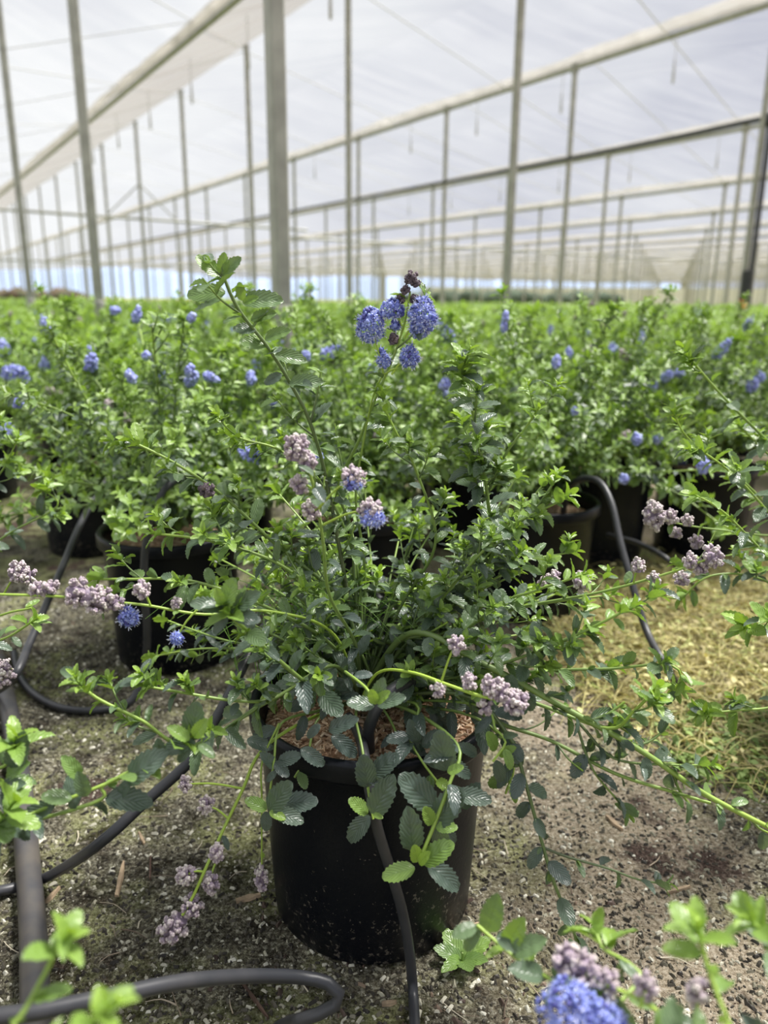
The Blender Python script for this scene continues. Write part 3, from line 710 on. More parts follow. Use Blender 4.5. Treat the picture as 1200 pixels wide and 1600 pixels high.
hero_branch([Bs, (660, 1060, 1.02), (770, 1125, .98), (860, 1157, .96), (960, 1208, .93), (1050, 1237, .91), (1110, 1255, .90)], None, r0=.0042, r1=.0026, leaf=.03, gap=.06, start=.3, twigs=.2, tone=.35, tuft=False, axil=.2)
hero_branch([Bs, (720, 1060, 1.02), (840, 1100, .97), (950, 1138, .93), (990, 1112, .91), (1030, 1070, .90)], None, r0=.0042, r1=.0025, leaf=.038, gap=.014, start=.2, twigs=.3, tone=.4)
hero_branch([Bs, (720, 1085, .98), (795, 1150, .94), (820, 1220, .92), (845, 1310, .90), (866, 1380, .88), (895, 1450, .87), (905, 1500, .86)], 'branch trailing down to the ground right of the pot', r0=.004, r1=.0024, leaf=.042, gap=.022, start=.4, twigs=.15, tone=.15, young=.5)
hero_branch([(850, 1325, .90), (890, 1340, .89), (950, 1357, .88), (1000, 1375, .87), (1050, 1382, .87)], None, r0=.0024, r1=.0013, leaf=.028, gap=.025, start=.1, tone=.25, young=.5)
hero_branch([(900, 1130, .95), (925, 1200, .93), (960, 1245, .92), (985, 1275, .92)], None, r0=.0024, r1=.0014, leaf=.03, gap=.02, start=.1, tone=.2, young=.6)
hero_branch([(905, 1130, .95), (960, 1185, .93), (1050, 1195, .91), (1120, 1195, .90)], None, r0=.0026, r1=.0014, leaf=.032, gap=.018, start=.1, tone=.35)
hero_branch([Bs, (700, 1075, 1.05), (830, 1050, 1.02), (950, 1045, 1.0), (1050, 1040, .98), (1068, 1080, .97)], None, r0=.004, r1=.002, leaf=.036, gap=.014, start=.2, twigs=.3, tone=.4)
# 16 bud spray in front
hero_branch([(560, 1100, 1.05), (590, 1052, .95), (640, 1050, .90), (700, 1070, .87), (752, 1088, .85), (800, 1095, .84)], 'bright green bud spray reaching forward over the pot', r0=.0022, r1=.0026, leaf=.02, gap=.2, start=.5, tuft=False, bare=.97, tone=.6, flowers=[
    B_(805, 1098, .84, r=(.014, .012), ax=(1, 0, -.2), n=44, s=.0042), B_(782, 1080, .845, r=(.012, .010), n=34, s=.0038), B_(765, 1072, .85, r=(.010, .010), n=28), B_(733, 1065, .855, r=(.008, .008), n=20), B_(757, 1103, .85, r=(.008, .007), n=18), B_(684, 1078, .87, r=(.007, .008), frm=(680, 1064, .875), n=18), B_(712, 1006, .87, r=(.010, .010), frm=(690, 1064, .87), n=26, s=.0035)])
# front centre shoots with large leaves
FC = (0, -.9, .55)
hero_branch([Bs, (556, 1120, 1.0), (566, 1170, .93), (575, 1232, .90), (583, 1280, .88)], 'short shoot hanging over the front rim', r0=.003, r1=.002, leaf=.05, gap=.05, start=.70, tone=.05, facing=FC, axil=.15, tuft=False, leaves=[(574, 1230, 568, 1181, 0.9, 0.04), (582, 1272, 612, 1216, 0.88, 0.14), (575, 1270, 546, 1248, 0.88, 0.6), (578, 1275, 538, 1318, 0.88, 0.04), (583, 1272, 599, 1278, 0.875, 0.75), (580, 1212, 622, 1178, 0.92, 0.04)])
hero_branch([Bs, (640, 1110, 1.0), (715, 1165, .90), (702, 1225, .86), (678, 1290, .84), (655, 1345, .82)], 'shoot with the largest leaves hanging in front of the pot', r0=.0035, r1=.0028, leaf=.05, gap=.06, start=.6, tone=.08, facing=FC, axil=.1, tuft=False, leaves=[(679, 1262, 626, 1210, 0.86, 0.04), (678, 1288, 722, 1232, 0.85, 0.06), (712, 1242, 772, 1248, 0.875, 0.04), (697, 1204, 686, 1143, 0.875, 0.05), (699, 1206, 724, 1197, 0.86, 0.58), (645, 1328, 640, 1268, 0.835, 0.12), (660, 1348, 708, 1316, 0.825, 0.52), (648, 1356, 594, 1370, 0.82, 0.62), (668, 1352, 726, 1390, 0.835, 0.04), (676, 1288, 664, 1262, 0.84, 0.72), (681, 1293, 716, 1292, 0.84, 0.58), (652, 1347, 648, 1322, 0.82, 0.9), (690, 1290, 716, 1318, 0.86, 0.04), (655, 1350, 668, 1332, 0.815, 0.95), (700, 1190, 740, 1215, 0.9, 0.04), (722, 1262, 745, 1225, 0.89, 0.02)])
hero_branch([Bs, (500, 1110, 1.03), (440, 1130, .97), (428, 1190, .93), (421, 1245, .91)], None, r0=.003, r1=.002, leaf=.04, gap=.05, start=.45, tone=.10, facing=FC, axil=.1, tuft=False, leaves=[(420, 1266, 453, 1222, 0.9, 0.16), (417, 1264, 383, 1248, 0.9, 0.55), (421, 1268, 447, 1279, 0.895, 0.8), (425, 1268, 477, 1282, 0.9, 0.1), (438, 1256, 498, 1250, 0.92, 0.04), (415, 1268, 417, 1302, 0.91, 0.04), (431, 1200, 410, 1176, 0.93, 0.03), (434, 1192, 470, 1178, 0.93, 0.03), (432, 1205, 415, 1222, 0.92, 0.05), (386, 1156, 428, 1168, 0.95, 0.04)])
hero_branch([Bs, (550, 1060, 1.0), (540, 1050, .93), (572, 1075, .87), (587, 1100, .85)], None, r0=.0028, r1=.002, leaf=.03, gap=.05, start=.7, tone=.12, tuft=False, facing=(0, -.5, .9), leaves=[(585, 1102, 541, 1096, 0.85, 0.2), (590, 1102, 632, 1086, 0.85, 0.2), (586, 1096, 598, 1062, 0.85, 0.3), (586, 1100, 580, 1078, 0.845, 0.85), (588, 1098, 606, 1080, 0.845, 0.8)])
hero_branch([Bs, (740, 1100, .98), (775, 1140, .93), (790, 1160, .91), (770, 1190, .90)], None, r0=.003, r1=.002, leaf=.04, gap=.03, start=.6, tone=.12, facing=(0, -.6, .9), tuft=False, leaves=[(775, 1172, 763, 1144, 0.92, 0.6), (780, 1181, 804, 1166, 0.915, 0.7), (775, 1188, 786, 1227, 0.92, 0.12), (745, 1180, 718, 1162, 0.93, 0.04), (800, 1170, 812, 1196, 0.93, 0.04)])
hero_branch([Bs, (500, 1120, 1.02), (480, 1180, .97), (460, 1215, .95)], None, r0=.003, r1=.002, leaf=.040, gap=.03, start=.8, tone=.05, facing=(0, -.6, .8), tuft=False, leaves=[(500, 1132, 478, 1154, 0.93, 0.04), (514, 1142, 557, 1120, 0.95, 0.04), (518, 1150, 562, 1182, 0.95, 0.04), (450, 1108, 487, 1093, 0.97, 0.03), (640, 1150, 602, 1156, 0.95, 0.04), (652, 1160, 640, 1128, 0.95, 0.04), (660, 1166, 694, 1140, 0.95, 0.04), (470, 1170, 510, 1196, 0.93, 0.04)])
hero_branch([Bs, (650, 1100, 1.0), (640, 1150, .96), (660, 1190, .93), (690, 1230, .91)], None, r0=.003, r1=.002, leaf=.046, gap=.022, start=.6, tone=.04, facing=(0, -.6, .8), tuft=False, axil=.1)
hero_branch([Bs, (740, 1120, 1.0), (800, 1190, .97), (790, 1240, .96)], None, r0=.003, r1=.002, leaf=.048, gap=.016, start=.25, tone=.06, facing=(0, -.6, .8), tuft=False)
hero_branch([Bs, (600, 1110, 1.04), (625, 1170, .97), (600, 1210, .93)], None, r0=.003, r1=.002, leaf=.042, gap=.024, start=.6, tone=.04, facing=(0, -.6, .8), tuft=False, axil=.1)
# lower left bud branch
hero_branch([Bs, (470, 1130, 1.0), (407, 1175, .95), (380, 1232, .93), (350, 1294, .91), (320, 1360, .88), (302, 1400, .87), (285, 1430, .86)], 'lime green branch hanging at lower left, tipped with lilac buds', r0=.003, r1=.0026, leaf=.02, gap=.35, start=.5, tuft=False, bare=.93, flowers=[
    B_(270, 1450, .86, r=(.017, .019), ax=(-.5, 0, -.6), n=60, s=.0044), B_(300, 1415, .87, r=(.013, .011), n=36, s=.004), B_(328, 1380, .88, r=(.010, .013), frm=(336, 1350, .895), n=30, s=.004), B_(290, 1368, .88, r=(.012, .010), frm=(318, 1362, .88), n=30, s=.004), B_(338, 1332, .89, r=(.009, .010), n=24, s=.004),
    B_(322, 1258, .92, r=(.010, .009), frm=(358, 1280, .915), n=24), B_(290, 1225, .93, r=(.010, .006), frm=(378, 1232, .93), ax=(1, 0, 0), n=22)])
hero_branch([(436, 1130, .96), (410, 1190, .94), (409, 1250, .93), (409, 1350, .93)], None, r0=.0018, r1=.0014, leaf=.02, gap=.3, start=.6, tuft=False, bare=.85, flowers=[B_(409, 1373, .93, r=(.009, .017), n=34, s=.0036)])
# left side
hero_branch([Bs, (510, 1060, 1.03), (420, 1095, .95), (300, 1165, .89), (220, 1125, .87), (150, 1090, .86), (122, 1065, .86)], None, r0=.0045, r1=.0024, leaf=.036, gap=.018, start=.15, twigs=.25, tone=.35)
hero_branch([Bs, (520, 1040, 1.0), (430, 1090, .95), (370, 1095, .92), (290, 1083, .90), (215, 1070, .89)], None, r0=.004, r1=.002, leaf=.034, gap=.016, start=.15, twigs=.25, tone=.35)
hero_branch([Bs, (510, 1085, 1.0), (477, 1066, .95), (420, 1018, .90), (385, 985, .86), (347, 950, .83)], 'near shoot pointing left with a broad leaf rosette', r0=.004, r1=.003, leaf=.044, gap=.02, start=.25, twigs=.2, tone=.25, leaves=[(350, 952, 296, 938, 0.83, 0.3), (352, 947, 364, 903, 0.83, 0.5), (360, 955, 402, 924, 0.84, 0.3), (364, 962, 408, 968, 0.84, 0.1), (347, 945, 338, 920, 0.825, 0.8), (356, 966, 330, 990, 0.84, 0.1)])
hero_branch([Bs, (520, 990, 1.05), (420, 955, .98), (320, 960, .94), (230, 946, .92), (170, 940, .91), (90, 932, .90), (-20, 928, .89)], 'long thin branch running left with lilac bud clusters', r0=.003, r1=.002, leaf=.025, gap=.08, start=.2, tuft=False, bare=.9, tone=.5, flowers=[
    B_(152, 938, .90, r=(.020, .014), ax=(1, 0, -.5), n=60, s=.0038), B_(122, 926, .90, r=(.018, .010), ax=(1, 0, .1), n=44, s=.0038), B_(180, 943, .905, r=(.009, .007), n=20), B_(201, 963, .91, 'mix', (.012, .012), n=60), B_(221, 922, .91, r=(.009, .009), frm=(235, 946, .915), n=24), B_(276, 997, .92, 'mix', (.007, .008), frm=(308, 953, .93), n=30), B_(275, 943, .93, r=(.003, .005), n=6), B_(78, 918, .9, r=(.008, .006), n=18), B_(60, 922, .9, r=(.009, .007), n=20)])
hero_branch([Bs, (540, 950, 1.12), (430, 850, 1.08), (345, 772, 1.05), (270, 722, 1.02), (195, 685, 1.0)], 'long straight branch reaching to the upper left', r0=.0045, r1=.002, leaf=.036, gap=.015, start=.15, twigs=.28, tone=.4, flowers=[B_(323, 766, 1.03, 'dark', (.009, .008), n=22)])
hero_branch([Bs, (560, 900, 1.16), (505, 760, 1.14), (440, 705, 1.12), (385, 688, 1.10), (348, 675, 1.10)], None, r0=.004, r1=.0018, leaf=.034, gap=.014, start=.25, twigs=.3, tone=.42)
hero_branch([Bs, (540, 980, 1.10), (450, 890, 1.05), (340, 848, 1.02), (230, 832, 1.0)], None, r0=.004, r1=.002, leaf=.036, gap=.014, start=.15, twigs=.3, tone=.42)
hero_branch([Bs, (520, 1010, 1.06), (420, 950, 1.0), (300, 908, .97), (200, 905, .95), (140, 905, .95)], None, r0=.004, r1=.002, leaf=.034, gap=.015, start=.15, twigs=.3, tone=.42)
# centre bud stem close to the camera
hero_branch([Bs, (556, 1010, 1.03), (515, 930, .97), (505, 850, .93), (496, 790, .91), (483, 735, .90), (470, 712, .90)], 'near upright stem topped with pale lilac buds', r0=.0035, r1=.0022, leaf=.032, gap=.035, start=.15, tuft=False, twigs=.1, tone=.25, flowers=[
    B_(463, 700, .90, r=(.014, .013), n=50, s=.0038), B_(480, 722, .90, r=(.011, .009), n=28), B_(468, 758, .90, r=(.009, .009), frm=(488, 765, .905), n=22), B_(485, 797, .91, r=(.010, .010), frm=(497, 800, .91), n=26, s=.0036),
    B_(553, 745, .90, 'bud', (.014, .010), (497, 795, .91), n=44), B_(552, 755, .895, 'mix', (.011, .008), n=30), B_(579, 796, .90, 'bud', (.014, .009), (505, 820, .92), n=40), B_(582, 808, .895, 'mix', (.015, .010), n=70)])
# fillers: inner leafy mass
for i in range(44):
    az = R.uniform(0, 6.283); el = R.uniform(.02, 1.05) if i % 3 else R.uniform(-.15, .5)
    Ln = R.uniform(.22, .42); d = np.array([math.cos(az)*math.cos(el), math.sin(az)*math.cos(el), math.sin(el)])
    if d[1] < -.05: d[1] = abs(d[1]); d[0] *= 1.3
    b0 = np.array([R.uniform(-.02, .02), R.uniform(-.02, .02), .36]); p1 = b0 + nrm(d+np.array([0, 0, .9]))*Ln*.35; p2 = p1 + d*Ln*.4; p3 = p2 + nrm(d+np.array([0, 0, R.uniform(-.5, .4)]))*Ln*.4
    la, sa = Acc(), Acc()
    shoot(la, sa, [b0, p1, p2, p3], R, .0035, .0016, leaf=R.uniform(.028, .038), gap=.022, start=.22, twigs=.22, tone=R.choice([.1, .15, .25, .4]))
    build_branch('branch', la, sa, hero)

# grass growing in the main pot
a = Acc(); gR = random.Random(4)
gc = at(490, 985, 1.25)
for i in range(150):
    b0 = np.array([gc.x+gR.gauss(0, .045)-0, PY+.08+gR.gauss(0, .03), .345]); d = np.array([gR.uniform(-1, 1), gR.uniform(-.8, .8), 0])
    Ln = gR.uniform(.10, .24); P = np.array([b0, b0+d*Ln*.15+np.array([0, 0, Ln*.6]), b0+d*Ln*.5+np.array([0, 0, Ln*.85]), b0+d*Ln*.9+np.array([0, 0, Ln*.7])])
    tube(a, spline(P, .02), .0011, .0004, 3, .8, cap=False)
gm = leaf_material('grass_blade', [(0, (.12, .25, .04)), (1, (.22, .42, .07))], veins=False)
tag(a.build('grass_tuft', gm), 'fine green grass tuft growing at the back of the front pot', 'grass')

# ------------------------------------------------------------------ neighbouring shrubs
def make_shrub(name, seed, lev, nb=16, branches_as_parts=True, leaf=.05, gap=.03, height=.62, spread=.55, flowers=2, tone=.5, pothi=False, lm=None):
    r = empty(name); R_ = random.Random(seed); make_pot(r, hi=pothi, seed=seed)
    LA, SA = Acc(), Acc(); FP = []
    for i in range(nb):
        az = i*2.4 + R_.uniform(-.3, .3); fr = (i+.5)/nb; el = -.05 + 1.38*fr**1.2
        d = np.array([math.cos(az)*math.cos(el), math.sin(az)*math.cos(el), math.sin(el)])
        Ln = spread*R_.uniform(.7, 1.15)*(1-fr) + height*R_.uniform(.65, 1.1)*fr
        b0 = np.array([0, 0, .35]); p1 = b0+nrm(d+np.array([0, 0, .8]))*Ln*.35; p2 = p1+d*Ln*.4; p3 = p2 + nrm(d+np.array([0, 0, R_.uniform(-.5, .5)]))*Ln*.35
        la, sa = (Acc(), Acc()) if branches_as_parts else (LA, SA)
        shoot(la, sa, [b0, p1, p2, p3], R_, .005, .002, leaf=leaf*R_.uniform(.85, 1.1), gap=gap, start=.12, lev=lev, twigs=.62 if lev != 'low' else .45, tone=tone+R_.uniform(-.22, .12), sides=4, axil=.75)
        if branches_as_parts: build_branch('branch', la, sa, r, lm)
        FP.append((p3, nrm(p3-p2), el))
    if not branches_as_parts: build_branch('foliage', LA, SA, r, lm)
    R_.shuffle(FP)
    for p, d, el in FP[:flowers]:
        k_ = R_.random()
        if k_ < .75: florets(p+d*.02, d, .018, R_.uniform(.028, .05), 60, R_, .006, lev='mid').build('flower_cluster', M_flowerbg, r)
        else: buds(p+d*.015, d, .016, .026, 40, R_, .005).build('bud_cluster', M_bud, r)
    return r
def place(o, x, y, rz, sc=1.0): o.location = (x, y, 0); o.rotation_euler = (0, 0, rz); o.scale = (sc,)*3

NP = [make_shrub('potted_shrub', 100+i, 'mid', nb=32+i, flowers=fl, leaf=.044, gap=.018, height=.60, spread=.60, lm=None, tone=.42, pothi=False) for i, fl in enumerate((2, 4, 1))]
NEAR = [ # x, y, rz, proto, label
 (-.06, 2.28, 5.2, 0, 'potted shrub hidden right behind the stems of the front plant'),
 (-.66, 3.22, 4.1, 1, 'potted shrub behind the looped hose and the left pot, showing mostly leaves'),
 (.36, 3.16, 3.3, 0, 'potted shrub behind the right upright shoot, showing mostly leaves'),
 (-.60, 2.07, 0.3, 0, 'potted shrub left of the front pot, its black pot half seen behind the looped hose'),
 (.50, 2.42, 1.0, 2, 'potted shrub right behind the front plant, black pot under its right branches'),
 (-.14, 3.12, 2.2, 1, 'potted shrub directly behind the front plant, pot nearly hidden by leaves'),
 (-1.21, 3.04, 2.9, 2, 'potted shrub by the left path, its black pot standing clear beside the bare ground'),
 (1.29, 3.02, .6, 0, 'potted shrub on the right beyond the straw-coloured weeds, lower of two visible rims'),
 (.86, 2.96, 4.4, 1, 'potted shrub on the right, partly hidden behind the arched black hose'),
 (1.54, 3.72, 5.0, 2, 'potted shrub on the right with orange-brown chips showing in its wide rim'),
 (2.08, 3.62, 2.0, 0, 'potted shrub by the right edge behind the trailing green shoots'),
 (-2.08, 3.85, 1.2, 1, 'potted shrub cut by the left edge, dark pot half inside the picture'),
 (-1.26, 5.28, 3.2, 2, 'potted shrub further left with bare orange chips in its small dark pot'),
]
used = set(); PL = []
for x, y, rz, pi_, lab in NEAR:
    o = NP[pi_] if pi_ not in used else copy_tree(NP[pi_]); used.add(pi_)
    place(o, x, y, rz, 1.0 if y < 4 else .92); tag(o, lab, 'potted shrub', 'potted shrubs just behind the front plant'); PL.append((x, y))

# plants just outside the frame whose branches reach in
def side_plant(x, y, label, branches, seed, nb=12, leaves=()):
    o = make_shrub('potted_shrub', seed, 'mid', nb=nb, leaf=.042, gap=.025, height=.42, spread=.36, flowers=0, tone=.4)
    place(o, x, y, 0); tag(o, label, 'potted shrub'); PL.append((x, y)); R_ = random.Random(seed+1); off = np.array([x, y, 0.0])
    for pts, kw, fl in branches:
        la, sa = Acc(), Acc()
        if leaves and pts is branches[0][0]: set_leaves(la, sa, leaves, off)
        P = [np.array([0, 0, .35])] + [np.array(tuple(at(*p_)))-off for p_ in pts]
        shoot(la, sa, P, R_, **kw)
        for f_ in fl:
            if 'from' in f_:
                a0 = np.array(tuple(at(*f_['from'])))-off; a1 = np.array(tuple(at(*f_['at'])))-off
                tube(sa, spline([a0, (a0+a1)/2+np.array([0, 0, .003]), a1], .01), .0017, .0013, 5, .9)
        if not la.f: put_leaf(la, LEAF_HI[0], P[-1], np.array([0, 0, 1.]), np.array([0, -1., 0]), .01, .8)
        b_ = build_branch('branch', la, sa, o)
        for f_ in fl:
            c = np.array(tuple(at(*f_['at'])))-off
            if f_['k'] == 'blue': florets(c, f_['ax'], f_['r'][0], f_['r'][1], f_['n'], R_, f_['s']).build('flower_cluster', M_flower, b_)
            else: buds(c, f_['ax'], f_['r'][0], f_['r'][1], f_['n'], R_, f_['s']).build('bud_cluster', M_bud, b_)
    return o
kwd = dict(r0=.004, r1=.002, leaf=.044, gap=.022, start=.3, tone=.3)
side_plant(1.16, 1.62, 'shrub reaching in from the right edge, its pot outside the picture', [
    ([(1290, 780, 1.55), (1200, 690, 1.5), (1130, 620, 1.45), (1072, 553, 1.42)], dict(r0=.006, r1=.0022, leaf=.045, gap=.03, start=.3, tone=.45, twigs=.2), []),
    ([(1260, 850, 1.5), (1180, 835, 1.4), (1080, 822, 1.35), (1010, 806, 1.32)], dict(r0=.003, r1=.0018, leaf=.03, gap=.06, start=.3, tone=.45, tuft=False), [B_(1022, 804, 1.32, r=(.026, .013), ax=(1, 0, .1), n=60, s=.005), B_(1047, 808, 1.33, r=(.011, .011), n=26, s=.0045), B_(1075, 814, 1.33, r=(.010, .008), n=22), B_(1088, 846, 1.35, r=(.010, .012), n=22, frm=(1095, 823, 1.36)), B_(1056, 833, 1.34, r=(.010, .007), n=20)]),
    ([(1300, 900, 1.4), (1210, 810, 1.35), (1150, 745, 1.3), (1090, 700, 1.28)], dict(kwd, twigs=.2), []),
    ([(1290, 960, 1.3), (1200, 870, 1.25), (1130, 800, 1.22), (1080, 770, 1.2)], dict(kwd, twigs=.3), []),
    ([(1290, 1000, 1.25), (1220, 985, 1.15), (1160, 980, 1.1)], dict(kwd, leaf=.05, twigs=.3, tone=.2), []),
    ([(1280, 960, 1.35), (1190, 905, 1.3), (1110, 900, 1.28), (1060, 940, 1.28)], dict(kwd, twigs=.25), []),
    ([(1290, 1050, 1.2), (1220, 1100, 1.12), (1150, 1110, 1.1), (1090, 1115, 1.1)], dict(kwd, twigs=.3), []),
    ([(1290, 740, 1.6), (1215, 720, 1.55), (1150, 660, 1.5)], dict(kwd, twigs=.3), []),
    ([(1290, 900, 1.5), (1180, 770, 1.45), (1080, 690, 1.42), (1050, 640, 1.4)], dict(kwd, twigs=.3, tone=.45), [])], 301)
side_plant(-1.12, 1.32, 'shrub reaching in from the left edge, its pot outside the picture', [
    ([(-80, 1000, 1.2), (0, 962, 1.15), (50, 950, 1.12)], dict(kwd, leaf=.03, tuft=False, gap=.05, bare=.85), [B_(30, 893, 1.12, r=(.017, .012), ax=(1, 0, .2), n=44, s=.004, frm=(5, 930, 1.13)), B_(45, 900, 1.12, r=(.010, .010), n=24)]),
    ([(-80, 1010, 1.1), (0, 1000, 1.02), (60, 965, 1.0)], dict(kwd, leaf=.035), []),
    ([(-80, 1060, 1.1), (-10, 1045, 1.0), (10, 1050, 1.0)], dict(kwd, leaf=.03, tuft=False), [B_(5, 1050, 1.0, r=(.018, .011), ax=(1, 0, 0), n=44, s=.004)]),
    ([(-60, 880, 1.5), (20, 830, 1.5), (90, 790, 1.5), (60, 760, 1.5)], dict(kwd, twigs=.3), []),
    ([(-60, 800, 1.5), (0, 740, 1.5), (30, 680, 1.5)], dict(kwd, twigs=.4), [])], 302)
side_plant(-1.0, .62, 'shrub at the lower left edge whose broad-leaved branches cross the pipe', [
    ([(-60, 1310, .72), (0, 1292, .72), (90, 1255, .74), (165, 1225, .76), (225, 1200, .78), (262, 1170, .79)], dict(r0=.0035, r1=.0024, leaf=.048, gap=.035, start=.45, tone=.18, axil=.4, tuft=False), []),
    ([(60, 1280, .74), (165, 1225, .76), (240, 1185, .78), (300, 1150, .79)], dict(r0=.003, r1=.0024, leaf=.04, gap=.05, start=.75, tone=.2, axil=.3), []),
    ([(-70, 1250, .74), (-20, 1210, .74), (15, 1190, .74), (25, 1150, .74)], dict(kwd, leaf=.05, tone=.2), []),
    ([(-70, 1300, .7), (-20, 1300, .7), (25, 1250, .7)], dict(kwd, leaf=.05, tone=.25), []),
    ([(-60, 1640, .42), (20, 1600, .42), (60, 1540, .44), (92, 1480, .45), (112, 1455, .45)], dict(r0=.003, r1=.0022, leaf=.034, gap=.022, start=.6, tone=.6, axil=.3), []),
    ([(-30, 1680, .36), (60, 1640, .36), (150, 1590, .36), (185, 1560, .36)], dict(r0=.003, r1=.0022, leaf=.03, gap=.02, start=.7, tone=.75, axil=.3), [])], 303, nb=9, leaves=[(305, 1160, 248, 1172, 0.785, 0.14), (300, 1156, 306, 1098, 0.79, 0.16), (310, 1164, 337, 1182, 0.785, 0.35), (296, 1156, 264, 1134, 0.78, 0.6), (303, 1152, 320, 1126, 0.78, 0.75), (300, 1165, 274, 1192, 0.78, 0.2), (200, 1222, 252, 1172, 0.765, 0.1), (165, 1246, 238, 1252, 0.76, 0.05), (85, 1260, 22, 1282, 0.735, 0.08), (112, 1248, 62, 1242, 0.74, 0.4), (135, 1244, 122, 1210, 0.745, 0.3), (250, 1190, 248, 1158, 0.78, 0.1), (205, 1218, 180, 1250, 0.765, 0.1), (125, 1215, 100, 1182, 0.75, 0.45), (20, 1200, 34, 1150, 0.74, 0.15), (10, 1215, 38, 1190, 0.74, 0.45), (2, 1230, 35, 1222, 0.73, 0.1)])
side_plant(1.02, .52, 'shrub at the lower right edge holding a bright blue flower head', [
    ([(1060, 1640, .50), (960, 1580, .54), (860, 1530, .58), (800, 1492, .61), (745, 1445, .63)], dict(r0=.0035, r1=.002, leaf=.036, gap=.03, start=.35, tone=.40, twigs=.12, tuft=False), []),
    ([(1100, 1660, .44), (1040, 1590, .48), (985, 1555, .50), (930, 1530, .52), (890, 1500, .54)], dict(r0=.0026, r1=.002, leaf=.03, gap=.08, start=.4, tuft=False, bare=.95), [
        B_(900, 1580, .50, 'blue', (.021, .032), ax=(1, 0, -.35), n=260, s=.0024), B_(945, 1596, .49, 'blue', (.014, .020), ax=(1, 0, -.3), n=120, s=.0024),
        B_(888, 1497, .54, r=(.012, .010), n=36, s=.0034), B_(912, 1515, .53, r=(.011, .013), n=36, s=.0034), B_(950, 1538, .515, r=(.008, .013), n=30, s=.0032), B_(925, 1540, .52, r=(.007, .010), n=20, s=.003), B_(1010, 1543, .50, r=(.008, .011), n=30, s=.003, frm=(1000, 1575, .49)), B_(1088, 1550, .48, r=(.007, .010), n=24, s=.003, frm=(1090, 1600, .47))]),
    ([(1180, 1680, .42), (1140, 1600, .44), (1112, 1530, .46), (1095, 1470, .47), (1090, 1435, .47)], dict(r0=.0028, r1=.002, leaf=.036, gap=.024, start=.45, tone=.42, axil=.15), []),
    ([(1300, 1500, .5), (1230, 1480, .5), (1160, 1430, .5)], dict(kwd, leaf=.036, gap=.03), []),
    ([(1080, 1640, .5), (1000, 1520, .55), (940, 1480, .58), (930, 1440, .60)], dict(kwd, leaf=.04, gap=.022, tone=.2), [])], 304, nb=9, leaves=[(745, 1447, 705, 1462, 0.63, 0.3), (750, 1450, 722, 1488, 0.63, 0.35), (762, 1455, 775, 1405, 0.62, 0.4), (775, 1465, 835, 1480, 0.61, 0.2), (800, 1490, 850, 1465, 0.6, 0.3), (790, 1480, 815, 1440, 0.61, 0.75), (850, 1525, 800, 1510, 0.585, 0.25), (868, 1535, 905, 1490, 0.58, 0.3)])

# the field: proto shrubs copied
FPR = [make_shrub('potted_shrub', 200+i, 'mid' if i < 3 else 'low', nb=25 if i < 3 else 26, branches_as_parts=False, leaf=.060 if i < 3 else .075, gap=.026 if i < 3 else .030, height=.58+.04*(i % 3), spread=.62, flowers=fl, tone=.5, lm=M_leafbg) for i, fl in enumerate((0, 3, 1, 0, 2, 1, 0))]
fr_ = random.Random(77); cand = []
sx = .80
for iy in range(0, 110):
    for ix in range(-80, 90):
        t_ = 1.6 + iy*sx; l_ = ix*sx + (.4 if iy % 2 else 0)
        q = uu*t_ + vv_*l_
        x = q.x + fr_.uniform(-.09, .09); y = q.y + fr_.uniform(-.09, .09)
        if y < 3.3 or y > 62: continue
        pr = proj((x, y, .6))
        if pr is None or pr[0] < -140 or pr[0] > 1340: continue
        if any((x-a_)**2+(y-b_)**2 < .55**2 for a_, b_ in PL): continue
        if any((x-a_)**2+(y-b_)**2 < .30**2 for a_, b_ in POSTXY): continue
        if x < -1.9 and y < 4.2: continue
        cand.append((y, x, pr[0]))
cand.sort()
fused = set()
for i, (y, x, px) in enumerate(cand[:284]):
    pi_ = fr_.choice([0, 1, 2] if y < 9 else [3, 4, 5, 6, 2])
    o = FPR[pi_] if pi_ not in fused else copy_tree(FPR[pi_]); fused.add(pi_)
    place(o, x, y, fr_.uniform(0, 6.28), fr_.uniform(.80, .98))
    side_ = 'left of the thick post' if px < 425 else ('behind the front plant' if px < 790 else 'on the right side')
    band = 'leafy potted shrub in the rows just beyond the nearest' if y < 7 else ('blurred green potted shrub in the middle of the field' if y < 12 else 'small blurred potted shrub far back in the field')
    tag(o, f'{band}, {side_}', 'potted shrub', f'{band.split(" in ")[0]}s {side_}')
for i in range(len(FPR)):
    if i not in fused:
        for ch in list(FPR[i].children): bpy.data.objects.remove(ch)
        bpy.data.objects.remove(FPR[i])
bR = random.Random(12)
SH = [o for o in bpy.data.objects if o.type == 'EMPTY' and o.get('category') == 'potted shrub' and o is not hero and o.location.y > 1.9]
